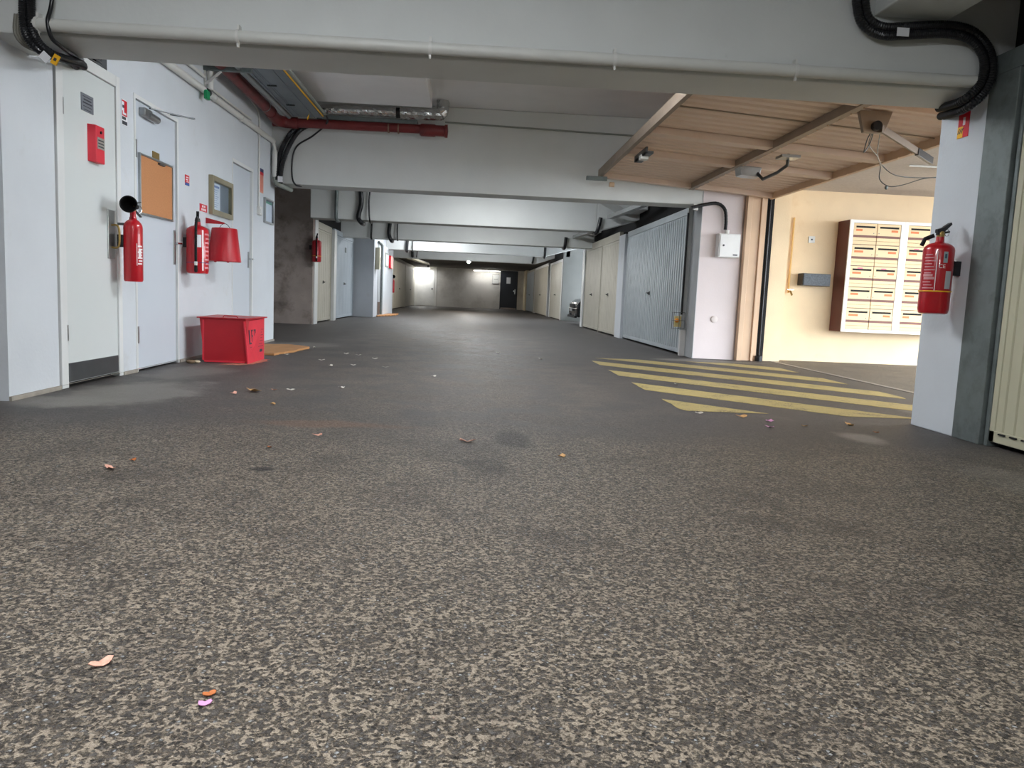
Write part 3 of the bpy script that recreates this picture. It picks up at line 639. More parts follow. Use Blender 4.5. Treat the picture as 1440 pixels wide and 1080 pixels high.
# litter ---------------------------------------------------------------
LIT = [(142, 936, 0, .015, 'largest peach-coloured dry leaf, nearest on the asphalt', 1), (357, 551, 0, .045, 'curled tan dry leaf in front of the red sand box', 0), (329, 554, 0, .022, 'small pink leaf left of the curled tan leaf', 1),
 (385, 549, 0, .018, 'small rosy leaf right of the curled tan leaf', 1), (409.5, 549, 0, .022, 'white paper scrap beyond the rosy leaf', 2), (384, 569, 0, .018, 'tan leaf fragment nearer than the curled leaf', 0),
 (155, 660, 0, .022, 'pale pink crumpled leaf at the left', 1), (187, 648, 0, .014, 'tiny orange leaf behind the pale pink one', 4), (447, 613, 0, .018, 'small peach leaf left of centre', 1), (379, 630, 0, .012, 'tiny orange-brown flake left of centre', 4),
 (657, 622, 0, .028, 'thin curled dry stalk in the middle of the drive', 1), (288, 992, 0, .009, 'mauve petal near the bottom left', 3), (294, 978, 0, .009, 'brown flake just behind the mauve petal', 4),
 (790, 643, 0, .02, 'pale tan leaf right of centre', 0), (1082, 593, 0, .022, 'pink petal below the yellow stripes', 3), (1082, 601.5, 0, .02, 'second pink petal, nearer than its twin', 3), (1131, 600, 0, .015, 'yellow leaf dot between the petals and the right wall end', 0),
 (1195, 599, 0, .03, 'brown-yellow leaf near the right wall end', 0), (1232, 609, 0, .014, 'small rust leaf at the right wall end', 4), (1043, 587, 0, .03, 'flat yellow leaf under the lowest stripe', 0), (983, 582, 0, .02, 'white scrap under the lowest stripe', 2),
 (951, 541, 0, .02, 'white scrap on the striped marking', 2)]
for (x, y) in ((442, 489), (452, 507), (465, 515), (487, 498), (504, 500), (527, 505), (497, 514), (542, 517), (403, 499), (425, 491), (480, 546), (700, 497), (610, 530), (760, 505)):
    LIT.append((x, y, 0, .022, None, 2))
def leaf(name, p, s, mt, seed):
    r = random.Random(seed); n = 12; top = []
    ring = []
    for i in range(n):
        a = 2*PI*i/n; k = (1+.35*math.cos(2*a))*(1+r.uniform(-.2, .2))
        ring.append((s*k*math.cos(a), s*.85*k*math.sin(a)))
    ang = r.uniform(0, PI); vs = []; c, sn = math.cos(ang), math.sin(ang)
    def Z(x, y): return .003+abs(x)*.35*r.uniform(.6, 1.2)+.3*max(0, y)
    for (x, y) in ring: vs.append((x*c-y*sn, x*sn+y*c, Z(x, y)))
    vs.append((0, 0, .004)); m2 = len(vs); vs += [(v[0], v[1], v[2]-.0012) for v in vs]
    fs = [(i, (i+1) % n, n) for i in range(n)]+[(m2+(i+1) % n, m2+i, m2+n) for i in range(n)]+[(i, m2+i, m2+(i+1) % n, (i+1) % n) for i in range(n)]
    o = MB().add(vs, fs).build(name, mt, smooth=50); o.location = p; return o
for i, (x, y, z, s, lab, k) in enumerate(LIT):
    p = PZ(0, x, y); o = leaf('litter_scrap' if k == 2 else 'fallen_leaf', p, s, LEAFM[k], i)
    if lab: tag(o, lab, 'scrap' if k == 2 else 'leaf', 'dry leaves and scraps on the asphalt')
    else: tag(o, 'tiny pale scrap on the dark asphalt among others scattered along the drive', 'scrap', 'tiny pale scraps on the asphalt')

# ================================================================== CONDUITS AND PIPES
def clipring(t, p, ax, r, mt=STEEL):
    MB().lathe([(r+.001, -.008), (r+.005, -.008), (r+.005, .008), (r+.001, .008)], p, ax, 16).build('pipe_clip', mt, t, smooth=50)
# long white pipe along the first beam
t = thing('ceiling_pipe', 'long white pipe clipped along the bottom of the nearest beam', 'pipe', (0, 4.262, 1.985))
MB().tube([(-2.30, 0, 0), (2.74, 0, 0)], .032, 16).build('pipe_run', BPIPE, t, smooth=50)
for px_ in (54, 335, 605, 865, 1121):
    x = PY(4.262, px_, 70).x; clipring(t, (x, 0, 0), (1, 0, 0), .032, PVC); MB().box(x-.006, x+.006, -.006, .04, .03, .06).box(x-.005, x+.005, -.012, .006, -.055, -.03).build('clip_screw', PVC, t)
# left group of black conduits
def P2(lst): return [PY(y, a, b) for (a, b, y) in lst]
def conduit(name, label, pts, r, mt=BLACK, corr=.07, step=.005, n=12, cat='conduit', k=8):
    o = MB().tube(smoothpath(pts, k), r, n, corr, step).build(name, mt, smooth=None if corr else 60)
    return tag(o, label, cat)
ct = thing('conduit_bundle', 'bundle of black corrugated conduits bending under the nearest beam at top left', 'conduit')
for nm, (a, b) in enumerate(((33, 0), (44, 3))):
    MB().tube(smoothpath(P2([(a, -30, 4.25), (a, 30, 4.25), (a+9, 58, 4.24), (a+28, 74+b*.4, 4.27), (a+48, 80+b, 4.42), (a+70, 88+b*.5, 4.8), (a+74, 94, 5.3)]), 8), .021, 12, .06, .005).build('conduit', BLACK, ct)
MB().tube(smoothpath(P2([(76, -30, 4.25), (72, 8, 4.25), (67, 30, 4.235), (72, 52, 4.25), (84, 64, 4.3), (100, 75, 4.5), (116, 84, 4.9)]), 8), .0105, 10).build('thin_cable', BLACK, ct, smooth=60)
for k in range(3): MB().tube(smoothpath(P2([(22+4*k, 20, 4.29), (21+4*k, 45, 4.28), (32+4*k, 62, 4.3), (52+4*k, 72, 4.38), (75+4*k, 80, 4.6)]), 8), .009, 8).build('grey_cable', mat('grey_cable_sheath', (118, 116, 106), .5), ct, smooth=60)
q = PY(4.23, 63, 80)
MB().obox(Matrix.Translation(q) @ Matrix.Rotation(.75, 4, 'Y'), .024, .002, .02).build('white_tag', PAPER, ct)
q = PY(4.26, 78, 84)
MB().obox(Matrix.Translation(q) @ Matrix.Rotation(.5, 4, 'Y'), .016, .004, .026).build('yellow_label', YEL, ct)
MB().obox(Matrix.Translation(q+Vector((0, -.0045, 0))) @ Matrix.Rotation(.5, 4, 'Y'), .007, .001, .008).build('label_symbol', INK, ct)
# right pair of black conduits
t = thing('conduit_bundle', 'pair of black corrugated conduits in an S-bend at top right of the nearest beam', 'conduit')
base = [(1209, -40, 4.25), (1211, 5, 4.25), (1218, 30, 4.25), (1240, 43, 4.24), (1275, 43, 4.24), (1330, 41, 4.24), (1365, 49, 4.24), (1386, 72, 4.23), (1390, 100, 4.23), (1380, 126, 4.24), (1358, 146, 4.28), (1335, 155, 4.5), (1322, 158, 4.85)]
for (dx, dy) in ((-5.5, 4.5), (5.5, -4.5)):
    pts = []
    for i, (a, b, y) in enumerate(base):
        d0 = Vector(base[min(i+1, len(base)-1)][:2])-Vector(base[max(i-1, 0)][:2]); d0.normalize(); n2 = Vector((-d0.y, d0.x))*(6.2 if dx < 0 else -5.5)
        pts.append((a+n2.x, b+n2.y, y))
    MB().tube(smoothpath(P2(pts), 8), .0235, 12, .06, .005).build('conduit', BLACK, t)
MB().obox(Matrix.Translation(PY(4.205, 1270, 45)) @ Matrix.Shear('XZ', 4, (.4, 0)), .034, .002, .022).build('white_tag', PAPER, t)
MB().lathe([(.0, 0), (.012, 0), (.012, .03), (0, .03)], PY(4.29, 1380, 93), (0, -1, 0), 12).build('fixing_clip', BLACK, t)
# second beam: cables on its left
t = thing('conduit_bundle', 'black conduits curving down the second beam to the left wall end', 'conduit')
for dx in (0, 9):
    MB().tube(smoothpath(P2([(434+dx, 172, 9.93), (412+dx, 184, 9.93), (398+dx, 205, 9.93), (391+dx*.7, 230, 9.94), (388+dx*.7, 255, 9.93), (394+dx*.3, 262, 10.0), (400, 264, 10.3)]), 8), .028, 10, .06, .012).build('conduit', BLACK, t)
MB().tube(smoothpath(P2([(452, 152, 9.5), (459, 163, 9.6), (459, 174, 9.75), (440, 191, 9.93), (418, 205, 9.95), (411, 225, 9.95), (411, 250, 9.95), (416, 260, 9.97), (424, 262, 10.2)]), 8), .011, 8).build('thin_cable', BLACK, t, smooth=60)
MB().obox(Matrix.Translation(PY(9.9, 394, 252)), .03, .003, .035).build('white_tag', PAPER, t)
# third to sixth beam drops
def drop(label, y, z0, z1, pts, r, mt=BLACK):
    P = [PY(y-.05, a, b) for a, b in pts]; e = P[-1]+Vector((0, .3, -.0)); P.append(e)
    tag(MB().tube(smoothpath(P, 6), r, 10).build('conduit', mt, smooth=60), label, 'conduit')
drop('thick black conduit down the left of the third beam', 14.1, 0, 0, [(507, 262), (508, 285), (504, 305), (508, 313)], .042)
drop('thin black conduit down the third beam, right of the thick one', 14.1, 0, 0, [(521, 262), (519, 285), (520, 311)], .014)
drop('grey pipe down the third beam above the white door post', 14.1, 0, 0, [(474, 258), (473, 285), (473, 308)], .03, GALV)
drop('thick black conduit down the left of the fourth beam', 18.8, 0, 0, [(549, 312), (547, 328), (550, 338)], .045)
drop('thin black conduit down the fourth beam', 18.8, 0, 0, [(559, 312), (558.5, 336)], .016)
drop('thin black conduit at the very left of the fourth beam', 18.8, 0, 0, [(523, 312), (522, 334)], .022)
drop('thick black conduit down the left of the fifth beam', 23.45, 0, 0, [(573, 336), (572, 352)], .045)
drop('thin black conduit down the fifth beam', 23.45, 0, 0, [(580.5, 338), (580, 352)], .015)
drop('thick black conduit down the left of the sixth beam', 28.6, 0, 0, [(580, 352), (580, 360)], .05)
drop('thin black conduit down the sixth beam', 28.6, 0, 0, [(587, 352), (586, 361)], .02)
drop('black conduit at the right end of the third beam', 14.1, 0, 0, [(845, 306), (841, 322), (838, 328)], .035)
drop('black conduit at the right end of the fourth beam', 18.8, 0, 0, [(796, 334), (794, 348)], .04)
drop('black conduit at the right end of the fifth beam', 23.45, 0, 0, [(767, 347), (766, 361)], .04)
drop('black conduit at the right end of the sixth beam', 28.6, 0, 0, [(750.5, 361), (749, 369)], .04)
# thin grey conduit on second beam
o = MB().tube([PY(9.985, 626, 172), PY(9.985, 905, 192)], .011, 8).build('conduit', GPIPE, smooth=60); tag(o, 'thin grey conduit along the upper face of the second beam', 'conduit')
# brown drain pipes
t = thing('drain_pipe', 'dark red drain pipe running to the beam and across it at upper left', 'pipe')
yR, zR = 9.8, 2.69
mb = MB().tube(smoothpath([(-2.40, 4.75, 2.76), (-2.40, 7.5, 2.73), (-2.40, 9.3, 2.70)], 4), .06, 16); mb.build('pipe_run', PIPE, t, smooth=50)
MB().tube([(-2.5, yR, zR), (-.6, yR, zR+.01)], .055, 16).build('cross_run', PIPE, t, smooth=50)
MB().tube(smoothpath([(-2.40, 9.3, 2.70), (-2.42, 9.62, 2.69), (-2.36, 9.78, 2.69), (-2.2, yR, 2.69)], 6), .068, 16).build('elbow', PIPE, t, smooth=50)
MB().lathe([(.06, 0), (.075, .02), (.075, .18), (.066, .2), (.066, .3), (.078, .31), (.078, .34), (.0, .35)], (-.72, yR, zR), (1, 0, 0), 20).build('end_fitting', PIPE, t, smooth=40)
for x in (-1.1, -.98): clipring(t, (x, yR, zR), (1, 0, 0), .056, mat('rusty_band', (140, 120, 104), .5, metal=.5))
clipring(t, (-2.40, 9.05, 2.705), (0, 1, 0), .061); 
# foil duct
t = thing('foil_duct', 'silver foil wrapped duct above the drain pipe, turning up to the ceiling', 'duct', (0, 0, 0))
def wrinkle(mb, s): mb.v = [(a+R.uniform(-s, s), b+R.uniform(-s, s), c+R.uniform(-s, s)) for a, b, c in mb.v]; return mb
wrinkle(MB().tube([(-1.98, 9.68, 2.845), (-.44, 9.68, 2.86)], .055, 14, .0, .03), .003).build('duct_run', FOIL, t)
wrinkle(MB().tube([(-.48, 9.68, 2.86), (-.44, 9.7, 2.90), (-.44, 9.72, ZC)], .075, 14, .0, .03), .006).build('elbow', FOIL, t)
wrinkle(MB().tube([(-.95, 9.68, 2.85), (-.45, 9.68, 2.86)], .07, 14, 0, .03), .005).build('outer_wrap', FOIL, t)
MB().tube([(-1.0, 9.68, 2.85), (-.93, 9.68, 2.85)], .062, 14).build('black_sleeve', BLACKM, t, smooth=50)
t = thing('duct_box', 'grey metal trunking under the foil duct', 'duct', (0, 0, 0))
B(-1.97, -.75, 9.78, 9.93, 2.75, 2.80).build('duct_body', GALV, t, .004)
# cable tray
t = thing('cable_tray', 'galvanised cable tray hanging under the soffit, with yellow cable on its edge', 'cable tray')
mb = MB(); mb.box(-2.19, -1.85, 4.75, 9.55, 2.715, 2.72); mb.box(-2.195, -2.18, 4.75, 9.55, 2.705, 2.77).box(-1.86, -1.845, 4.75, 9.55, 2.705, 2.77)
mb.box(-2.13, -2.125, 4.75, 9.55, 2.71, 2.716).box(-2.105, -2.1, 4.75, 9.55, 2.71, 2.716).box(-1.95, -1.945, 4.75, 9.55, 2.71, 2.716)
mb.build('tray', mat('blue_grey_galvanised', (124, 132, 138), .5, metal=.4, var=.08, vscale=5), t)
for y in (7.4, 8.15, 8.95):
    MB().box(-2.14, -2.05, y, y+.03, 2.705, 2.714).build('slot', BLACKM, t)
MB().tube([(-2.235, 4.75, 2.70), (-2.235, 9.5, 2.70)], .028, 12).build('side_tube', STEEL, t, smooth=50)
MB().tube(smoothpath([(-1.835, 4.75, 2.715), (-1.837, 7.5, 2.715), (-1.83, 9.45, 2.715)], 6), .008, 8).build('yellow_cable', YEL, t, smooth=50)
MB().tube(smoothpath([(-1.80, 4.75, 2.735), (-1.80, 9.45, 2.735)], 3), .012, 8).build('grey_cable', GPIPE, t, smooth=50)
MB().lathe([(0, 0), (.012, .02), (0, .08)], (-1.98, 9.3, 2.63), (.3, 0, 1), 8).build('yellow_tie', YEL, t)
# wall bracket holding pipes
t = thing('pipe_bracket', 'grey steel bracket holding the red drain pipe to the left wall', 'bracket', (XL, 7.55, 2.66))
MB().box(0, .44, -.02, .02, .0, .05).build('arm', GALV, t, .003); MB().bar((.02, 0, -.12), (.16, 0, .0), .012, .02).bar((.0+.01, 0, -.14), (.01, 0, .0), .02, .012).build('brace', PVC, t)
# white runs on the left wall
t = thing('wall_conduit', 'white conduit running the length of the left wall above the doors', 'conduit')
A = PX(XL+.03, 226, 86); A2 = PX(XL+.03, 278, 126); Bp = PX(XL+.03, 372, 190)
zc = 2.455
MB().tube([(XL+.03, 5.0, zc-.01), (XL+.03, 9.95, zc+.03)], .031, 14).build('conduit_run', PVC, t, smooth=50)
for y in (5.8, 7.75, 8.6): clipring(t, (XL+.03, y, zc+.01), (0, 1, 0), .031, PVC)
MB().tube([(XL+.025, 7.7, zc+.075), (XL+.025, 9.0, zc+.085)], .012, 10).build('thin_run', PVC, t, smooth=50)
t = thing('wall_conduit', 'thin white conduits high on the left wall near the first beam', 'conduit')
MB().tube([(XL+.02, 5.4, zc+.13), (XL+.02, 7.5, zc+.14)], .016, 10).build('conduit_run', PVC, t, smooth=50)
MB().tube([(XL+.05, 7.58, zc+.04), (XL+.05, 7.58, 2.95)], .028, 12).build('riser', PVC, t, smooth=50)
t = thing('shut_off_valve', 'small valve with green handle on the white wall conduit', 'valve', (XL+.05, 7.5, zc))
MB().lathe([(0, -.04), (.03, -.04), (.034, 0), (.03, .04), (0, .04)], ax=(0, 1, 0), n=12).build('valve_body', BLACK, t, smooth=50)
MB().box(.0, .03, -.1, -.02, -.08, .0).build('green_handle', GREEN, t, .004)
y = PX(XL, 363, 200).y
o = MB().tube(smoothpath([(XL+.02, 8.6, 2.78), (XL+.018, 8.9, 2.76), (XL+.015, y-.12, 2.72), (XL+.012, y, 2.62), (XL+.012, y, 2.3), (XL+.012, y, 1.63)], 6), .011, 8).build('conduit', PVC, smooth=60)
tag(o, 'thin white conduit dropping down the wall to the switch box', 'conduit')
t = thing('wall_conduit', 'thick white tube at the end of the left wall, turning under the second beam', 'conduit')
MB().tube(smoothpath([(XL+.03, 9.9, 2.48), (XL+.05, 9.93, 2.42), (XL+.055, 9.93, 2.35)], 5), .02, 10).build('elbow', PVC, t, smooth=60)
MB().tube([(XL+.055, 9.93, 2.37), (XL+.06, 9.93, 2.05)], .034, 12).build('white_sleeve', PVC, t, smooth=60)
MB().tube(smoothpath([(XL+.06, 9.93, 2.06), (XL+.08, 9.93, 1.98), (XL+.14, 9.96, 1.95), (XL+.17, 10.3, 1.95)], 5), .03, 10).build('grey_bend', GPIPE, t, smooth=60)

# ================================================================== GARAGE DOORS
def ribbed(x, y0, y1, z0, z1, pitch, dp, face):
    """vertical V-grooved sheet standing in the plane x, its ribs facing -face..."""
    mb = MB(); n = max(1, round((y1-y0)/pitch)); p = (y1-y0)/n; prof = []
    for i in range(n):
        a = y0+i*p; prof += [(a, 0), (a+p*.08, -dp), (a+p*.2, 0)] if dp < .028 else [(a, 0), (a+p*.5, 0), (a+p*.56, .014), (a+p*.94, .014)]
    prof.append((y1, 0)); vs = []; fs = []
    for (yy, dd) in prof: vs += [(x+face*dd, yy, z0), (x+face*dd, yy, z1)]
    k = len(prof)
    for i in range(k-1): fs.append((2*i, 2*i+2, 2*i+3, 2*i+1))
    vs += [(x-face*.03, y0, z0), (x-face*.03, y0, z1), (x-face*.03, y1, z0), (x-face*.03, y1, z1)]; o = 2*k
    fs += [(o, o+1, o+3, o+2), (0, 1, o+1, o), (2*k-2, o+2, o+3, 2*k-1)]
    return mb.add(vs, fs)
dn = [3]
def garage_door(label, x, y0, y1, z1, mt, face, pitch=.12, dp=.008, frame=FRAMEW, fw_=.05, handle=True, hz=.84, header=.08, hmat=BLACK, bottom=.03):
    """face = +1 when the visible side looks to +x, -1 when it looks to -x"""
    dn[0] += 1
    t = thing('door_%d' % dn[0], label, 'garage door', kind='structure')
    ribbed(x, y0+fw_, y1-fw_, bottom+.06, z1-.03, pitch, dp, face).build('leaf', mt, t)
    MB().box(x-face*.02, x+face*.006, y0+fw_-.02, y1-fw_+.02, bottom, bottom+.06).box(x-face*.02, x+face*.006, y0+fw_-.02, y1-fw_+.02, z1-.06, z1-.02).box(x-face*.02, x+face*.006, y0+fw_-.02, y0+fw_+.02, bottom, z1-.02).box(x-face*.02, x+face*.006, y1-fw_-.02, y1-fw_+.02, bottom, z1-.02).build('edge_rail', mt, t, .002)
    MB().box(x-face*.06, x+face*.012, y0, y0+fw_-.022, 0, z1).box(x-face*.06, x+face*.012, y1-fw_+.022, y1, 0, z1).box(x-face*.06, x+face*.012, y0, y1, z1-.015, z1+header).build('door_frame', frame, t, .003)
    B(x-face*.09, x-face*.08, y0, y1, 0, z1).build('dark_backing', DARK, t)
    if handle:
        yc = (y0+y1)/2
        xo = x
        if dp >= .028: x = x+face*.014
        MB().box(x, x+face*.012, yc-.03, yc+.03, hz-.03, hz+.03).tube([(x+face*.01, yc, hz), (x+face*.045, yc, hz), (x+face*.05, yc-.01, hz), (x+face*.05, yc-.11, hz-.005)], .011, 8).build('t_handle', hmat, t)
    return t
# near right, greenish beige
t = garage_door('greenish beige ribbed garage door at the right edge, nearest', 2.86, 1.7, 4.05, 2.02, BEIGE2, -1, pitch=.088, dp=.014, frame=GALV, fw_=.05, handle=False, header=.1)
MB().box(XR-.004, XR+.03, 4.06, 4.3, 0, 2.02).build('broad_jamb', GALV, t, .004)
MB().box(XR-.004, XR+.03, 1.6, 4.3, 2.02, 2.13).build('header_rail', GALV, t, .004)
mb = MB()
for k in range(20): mb.box(2.845, 2.856, 3.94-.088*k-.05, 3.94-.088*k, .075, .083)
mb.build('drain_slots', BLACKM, t)
# silver door
t = garage_door('silver grey ribbed garage door, largest, on the right of the drive', 2.90, 10.45, 14.62, 1.93, SILVER, -1, pitch=.12, dp=.03, frame=SILVER, fw_=.06, hz=.86, header=.08)
q = PX(2.89, 916, 340); MB().lathe([(0, 0), (.06, 0), (.06, .004), (.0, .0041)], (2.899, q.y, q.z), (-1, 0, 0), 20).build('number_disc', mat('grey_disc', (140, 146, 150), .4), t)
MB().lathe([(.03, 0), (.03, .006), (.022, .006), (.022, 0)], (2.898, q.y, q.z), (-1, 0, 0), 16).build('disc_mark', INK, t)
struct('wall_right_post', MB().box(2.86, 3.05, 10.40, 10.47, 0, 1.985), mat('grey_post_paint', (172, 176, 178), .6), 'narrow grey post beside the pink wall', 'wall')
tag(B(2.85, 3.05, 14.66, 15.25, 0, 1.98).build('trim_1', WHITE), 'white post between the silver and the first beige garage door', 'trim', kind='structure')
garage_door('grey-beige garage door just beyond the silver one on the right', 2.87, 15.27, 17.35, 1.93, BEIGE, -1, pitch=.2, frame=BEIGE, fw_=.05, header=.14)
garage_door('grey-beige garage door next to the open parking bay', 2.87, 17.37, 19.75, 1.93, BEIGE, -1, pitch=.2, frame=BEIGE, fw_=.05, header=.14)
tag(B(2.84, 3.0, 19.8, 20.15, 0, 2.04).build('trim_2', FRAMEW), 'white post at the near side of the open parking bay', 'trim', kind='structure')
garage_door('beige garage door in a white frame beyond the open parking bay', 2.92, 25.2, 29.3, 1.95, BEIGE, -1, pitch=.6, frame=FRAMEW, fw_=.3, header=.06)
garage_door('beige garage door far right, second past the parking bay', 2.9, 29.9, 36.2, 1.98, BEIGE, -1, pitch=.4, frame=FRAMEW, fw_=.15, header=.08)
garage_door('grey ribbed garage door at the far right before the dark door', 2.88, 36.4, 41.2, 1.98, SILVER, -1, pitch=.3, dp=.03, frame=BEIGE, fw_=.1, header=.08)
tag(B(2.82, 3.1, 41.3, 43, 0, 2.14).build('trim_3', mat('yellowed_paint', (214, 200, 168), .6)), 'yellowed pilaster beside the dark far door', 'trim', kind='structure')
# left
tag(B(-3.3, XC+.04, 15.325, 15.62, 0, 2.1).build('trim_4', FRAMEW), 'white post holding an extinguisher on the left', 'trim', kind='structure')
garage_door('beige garage door on the left beside the stained column', XC-.03, 15.64, 17.42, 1.92, BEIGE, 1, pitch=.2, frame=BEIGE, fw_=.05, header=.12)
tag(B(-3.3, XC+.04, 17.44, 17.72, 0, 2.0).build('trim_5', FRAMEW), 'slim white post between the two left garage doors', 'trim', kind='structure')
t = garage_door('blue-grey garage door on the left, next to the pale wall block', XC-.03, 17.75, 20.65, 1.95, BLUED, 1, pitch=.2, frame=BLUED, fw_=.06, header=.1)
B(XC-.03, XC-.022, 19.25, 19.45, 1.6, 1.72).build('number_plate', GALV, t)
t = garage_door('first of the far left beige garage doors, past the pale wall block', -3.2, 25.1, 31.0, 2.0, BEIGE, 1, pitch=.8, frame=BEIGE, fw_=.1, header=.12)
garage_door('second far left beige garage door', -3.2, 31.1, 37.0, 2.0, BEIGE, 1, pitch=.8, frame=BEIGE, fw_=.1, header=.12)
garage_door('last far left beige garage door before the bright wall', -3.2, 37.1, 42.9, 2.0, BEIGE, 1, pitch=.8, frame=BEIGE, fw_=.1, header=.12)
# dark end door
t = thing('door_%d' % (dn[0]+1), 'dark navy door in the far end wall', 'door', kind='structure')
MB().box(1.58, 2.42, 42.95, 42.99, .08, 2.06).build('leaf', DDOOR, t, .004); MB().box(1.52, 1.58, 42.93, 42.99, 0, 2.12).box(2.42, 2.48, 42.93, 42.99, 0, 2.12).box(1.58, 2.42, 42.93, 42.99, 2.06, 2.12).build('door_frame', DDOOR, t)
MB().box(2.25, 2.37, 42.9, 42.95, 1.0, 1.05).box(2.32, 2.37, 42.93, 42.95, .85, 1.12).build('handle', CHROME, t)
B(1.6, 2.4, 42.93, 42.95, .0, .09).build('threshold', CONC, t)
t = thing('door_%d' % (dn[0]+2), 'flush white door in the bright far left wall', 'door', kind='structure')
MB().box(-3.05, -2.12, 42.94, 42.968, .04, 2.02).build('leaf', mat('bright_door', (236, 236, 232), .5), t, .003); MB().box(-2.26, -2.2, 42.91, 42.94, .9, 1.0).build('handle', DSTEEL, t)
tag(B(1.86, 2.08, 42.935, 42.949, 1.42, 1.76).build('door_notice', PAPER), 'white notice sheet on the dark far door', 'notice')
t = thing('wall_plan', 'framed plan sheet on the far wall left of the dark door', 'notice', (1.26, 42.99, 1.63))
B(-.18, .18, -.015, 0, -.25, .25).build('plan_sheet', mat('greyish_sheet', (196, 196, 192), .5), t); MB().box(-.19, .19, -.02, -.015, .24, .26).box(-.19, .19, -.02, -.015, -.26, -.24).box(-.19, -.18, -.02, -.015, -.26, .26).box(.18, .19, -.02, -.015, -.26, .26).box(-.1, .12, -.02, -.015, -.02, .0).build('plan_frame', INK, t)
# items on pale wall block
XG = -2.62
q = PX(XG, 525, 363)
t = thing('meter_box', 'cream meter box on the pale wall block', 'box', (XG, 21.05, q.z)); B(0, .12, -.14, .14, -.27, .3).build('case', mat('cream_case', (206, 202, 180), .5), t, .01); B(.12, .13, .0, .1, -.2, .05).build('cover', DSTEEL, t)
t = thing('recess_panel', 'narrow recessed grey panel with a brown foot on the pale wall block', 'panel', (XG, 21.75, 0))
B(.0, .01, -.25, .25, .03, 2.0).build('panel_sheet', mat('grey_recess', (160, 164, 168), .7), t); B(.01, .02, -.2, .25, .05, .4).build('brown_foot', mat('brown_foot', (96, 76, 66), .8), t)
o = MB().tube([(XG+.04, 22.1, .05), (XG+.04, 22.1, 1.9), (XG+.04, 22.0, 2.0), (XG+.04, 21.3, 2.02)], .03, 8).build('conduit', GALV, smooth=60); tag(o, 'grey conduit down the pale wall block', 'conduit')
struct('wall_grey_nib', MB().box(-2.62, -2.56, 22.4, 25.0, 0, 2.0), WHITE, 'white pilaster at the far end of the pale wall block', 'wall')
t = thing('wall_frame', 'small white framed notice on the pale pilaster', 'notice', (-2.56, 23.1, PX(-2.56, 539, 364).z)); B(0, .02, -.35, .35, -.2, .2).build('notice_frame', GPIPE, t); B(.02, .022, -.28, .28, -.16, .16).build('notice_sheet', PAPER, t)
t = thing('alarm_sign', 'bright red panel on the pale pilaster', 'sign', (-2.56, 24.1, PX(-2.56, 544, 367).z)); B(0, .06, -.36, .36, -.19, .19).build('red_panel', REDS, t, .005)
# wall void lines above right door row
# --- emergency button by silver door
q = PX(2.86, 968, 452)
t = thing('emergency_button', 'yellow and orange push button box in a wire cage beside the silver door', 'button box', (2.86, 10.43, q.z))
B(-.09, 0, -.02, .02, -.09, .06).build('box', mat('yellowed_box', (206, 190, 130), .5), t, .005)
MB().lathe([(0, 0), (.028, 0), (.03, .02), (.015, .04), (0, .042)], (-.06, -.02, -.0), (-.3, -1, 0), 16).build('button', mat('orange_button', (244, 150, 24), .4), t, smooth=50)
mb = MB()
for z in (-.11, 0.0, .11): mb.tube([(.02, -.03, z), (.02, -.12, z), (-.13, -.12, z), (-.13, -.0, z)], .004, 6)
for (a, b) in ((.02, -.12), (-.055, -.12), (-.13, -.12), (-.13, -.03)): mb.tube([(a, b, -.11), (a, b, .11)], .004, 6)
mb.build('wire_cage', DSTEEL, t, smooth=60)
o = MB().tube([(2.85, 10.38, q.z+.08), (2.85, 10.38, 1.92)], .014, 8).build('conduit', BLACK, smooth=60); tag(o, 'black conduit between the silver door and the pink wall', 'conduit')
o = B(2.85, 2.93, 10.37, 10.44, 0, q.z-.13).build('post_base', mat('white_post_foot', (208, 208, 206), .6)); tag(o, 'white boxed foot under the emergency button', 'post')
t = thing('junction_box', 'small white junction box at the top of the silver door', 'junction box', tuple(PY(9.97, 978, 291))); B(-.03, .03, -.02, .03, -.04, .04).build('case', PVC, t, .004)
o = MB().tube(smoothpath([PY(9.95, 972, 292), PY(9.95, 990, 288), PY(9.95, 1008, 286), PY(9.95, 1019, 294), PY(9.95, 1021, 310), PY(9.95, 1020, 323)], 8), .022, 12, .05, .01).build('conduit', BLACK); tag(o, 'black conduit arching down to the white cabinet on the pink wall', 'conduit')
t = thing('wall_cabinet', 'white metal cabinet on the pink wall under a black conduit', 'cabinet', (3.27, 10.0, 1.475))
B(-.14, .14, -.13, 0, -.15, .15).build('case', mat('cabinet_white', (222, 222, 220), .4), t, .006); B(-.125, .135, -.145, -.13, -.14, .14).build('cabinet_door', mat('cabinet_white', (222, 222, 220)), t, .004)
MB().lathe([(0, 0), (.012, 0), (.012, .01), (0, .01)], (-.08, -.145, .0), (0, -1, 0), 14).build('key_lock', BLACK, t); B(.05, .11, -.147, -.145, -.125, -.11).build('maker_label', INK, t)
MB().lathe([(.028, 0), (.028, .05), (.0, .051)], (-.02, -.06, .15), n=14).build('cable_gland', PVC, t, smooth=50)
t = thing('wall_socket', 'round white blanking cap low on the pink wall', 'cap', tuple(PY(10.0, 1004, 449)), rotz=0)
MB().lathe([(0, 0), (.045, 0), (.045, .012), (.035, .018), (0, .018)], ax=(0, -1, 0), n=20).build('cap', mat('cap_white', (214, 204, 200), .6), t, smooth=40)
t.location.y = 10.0
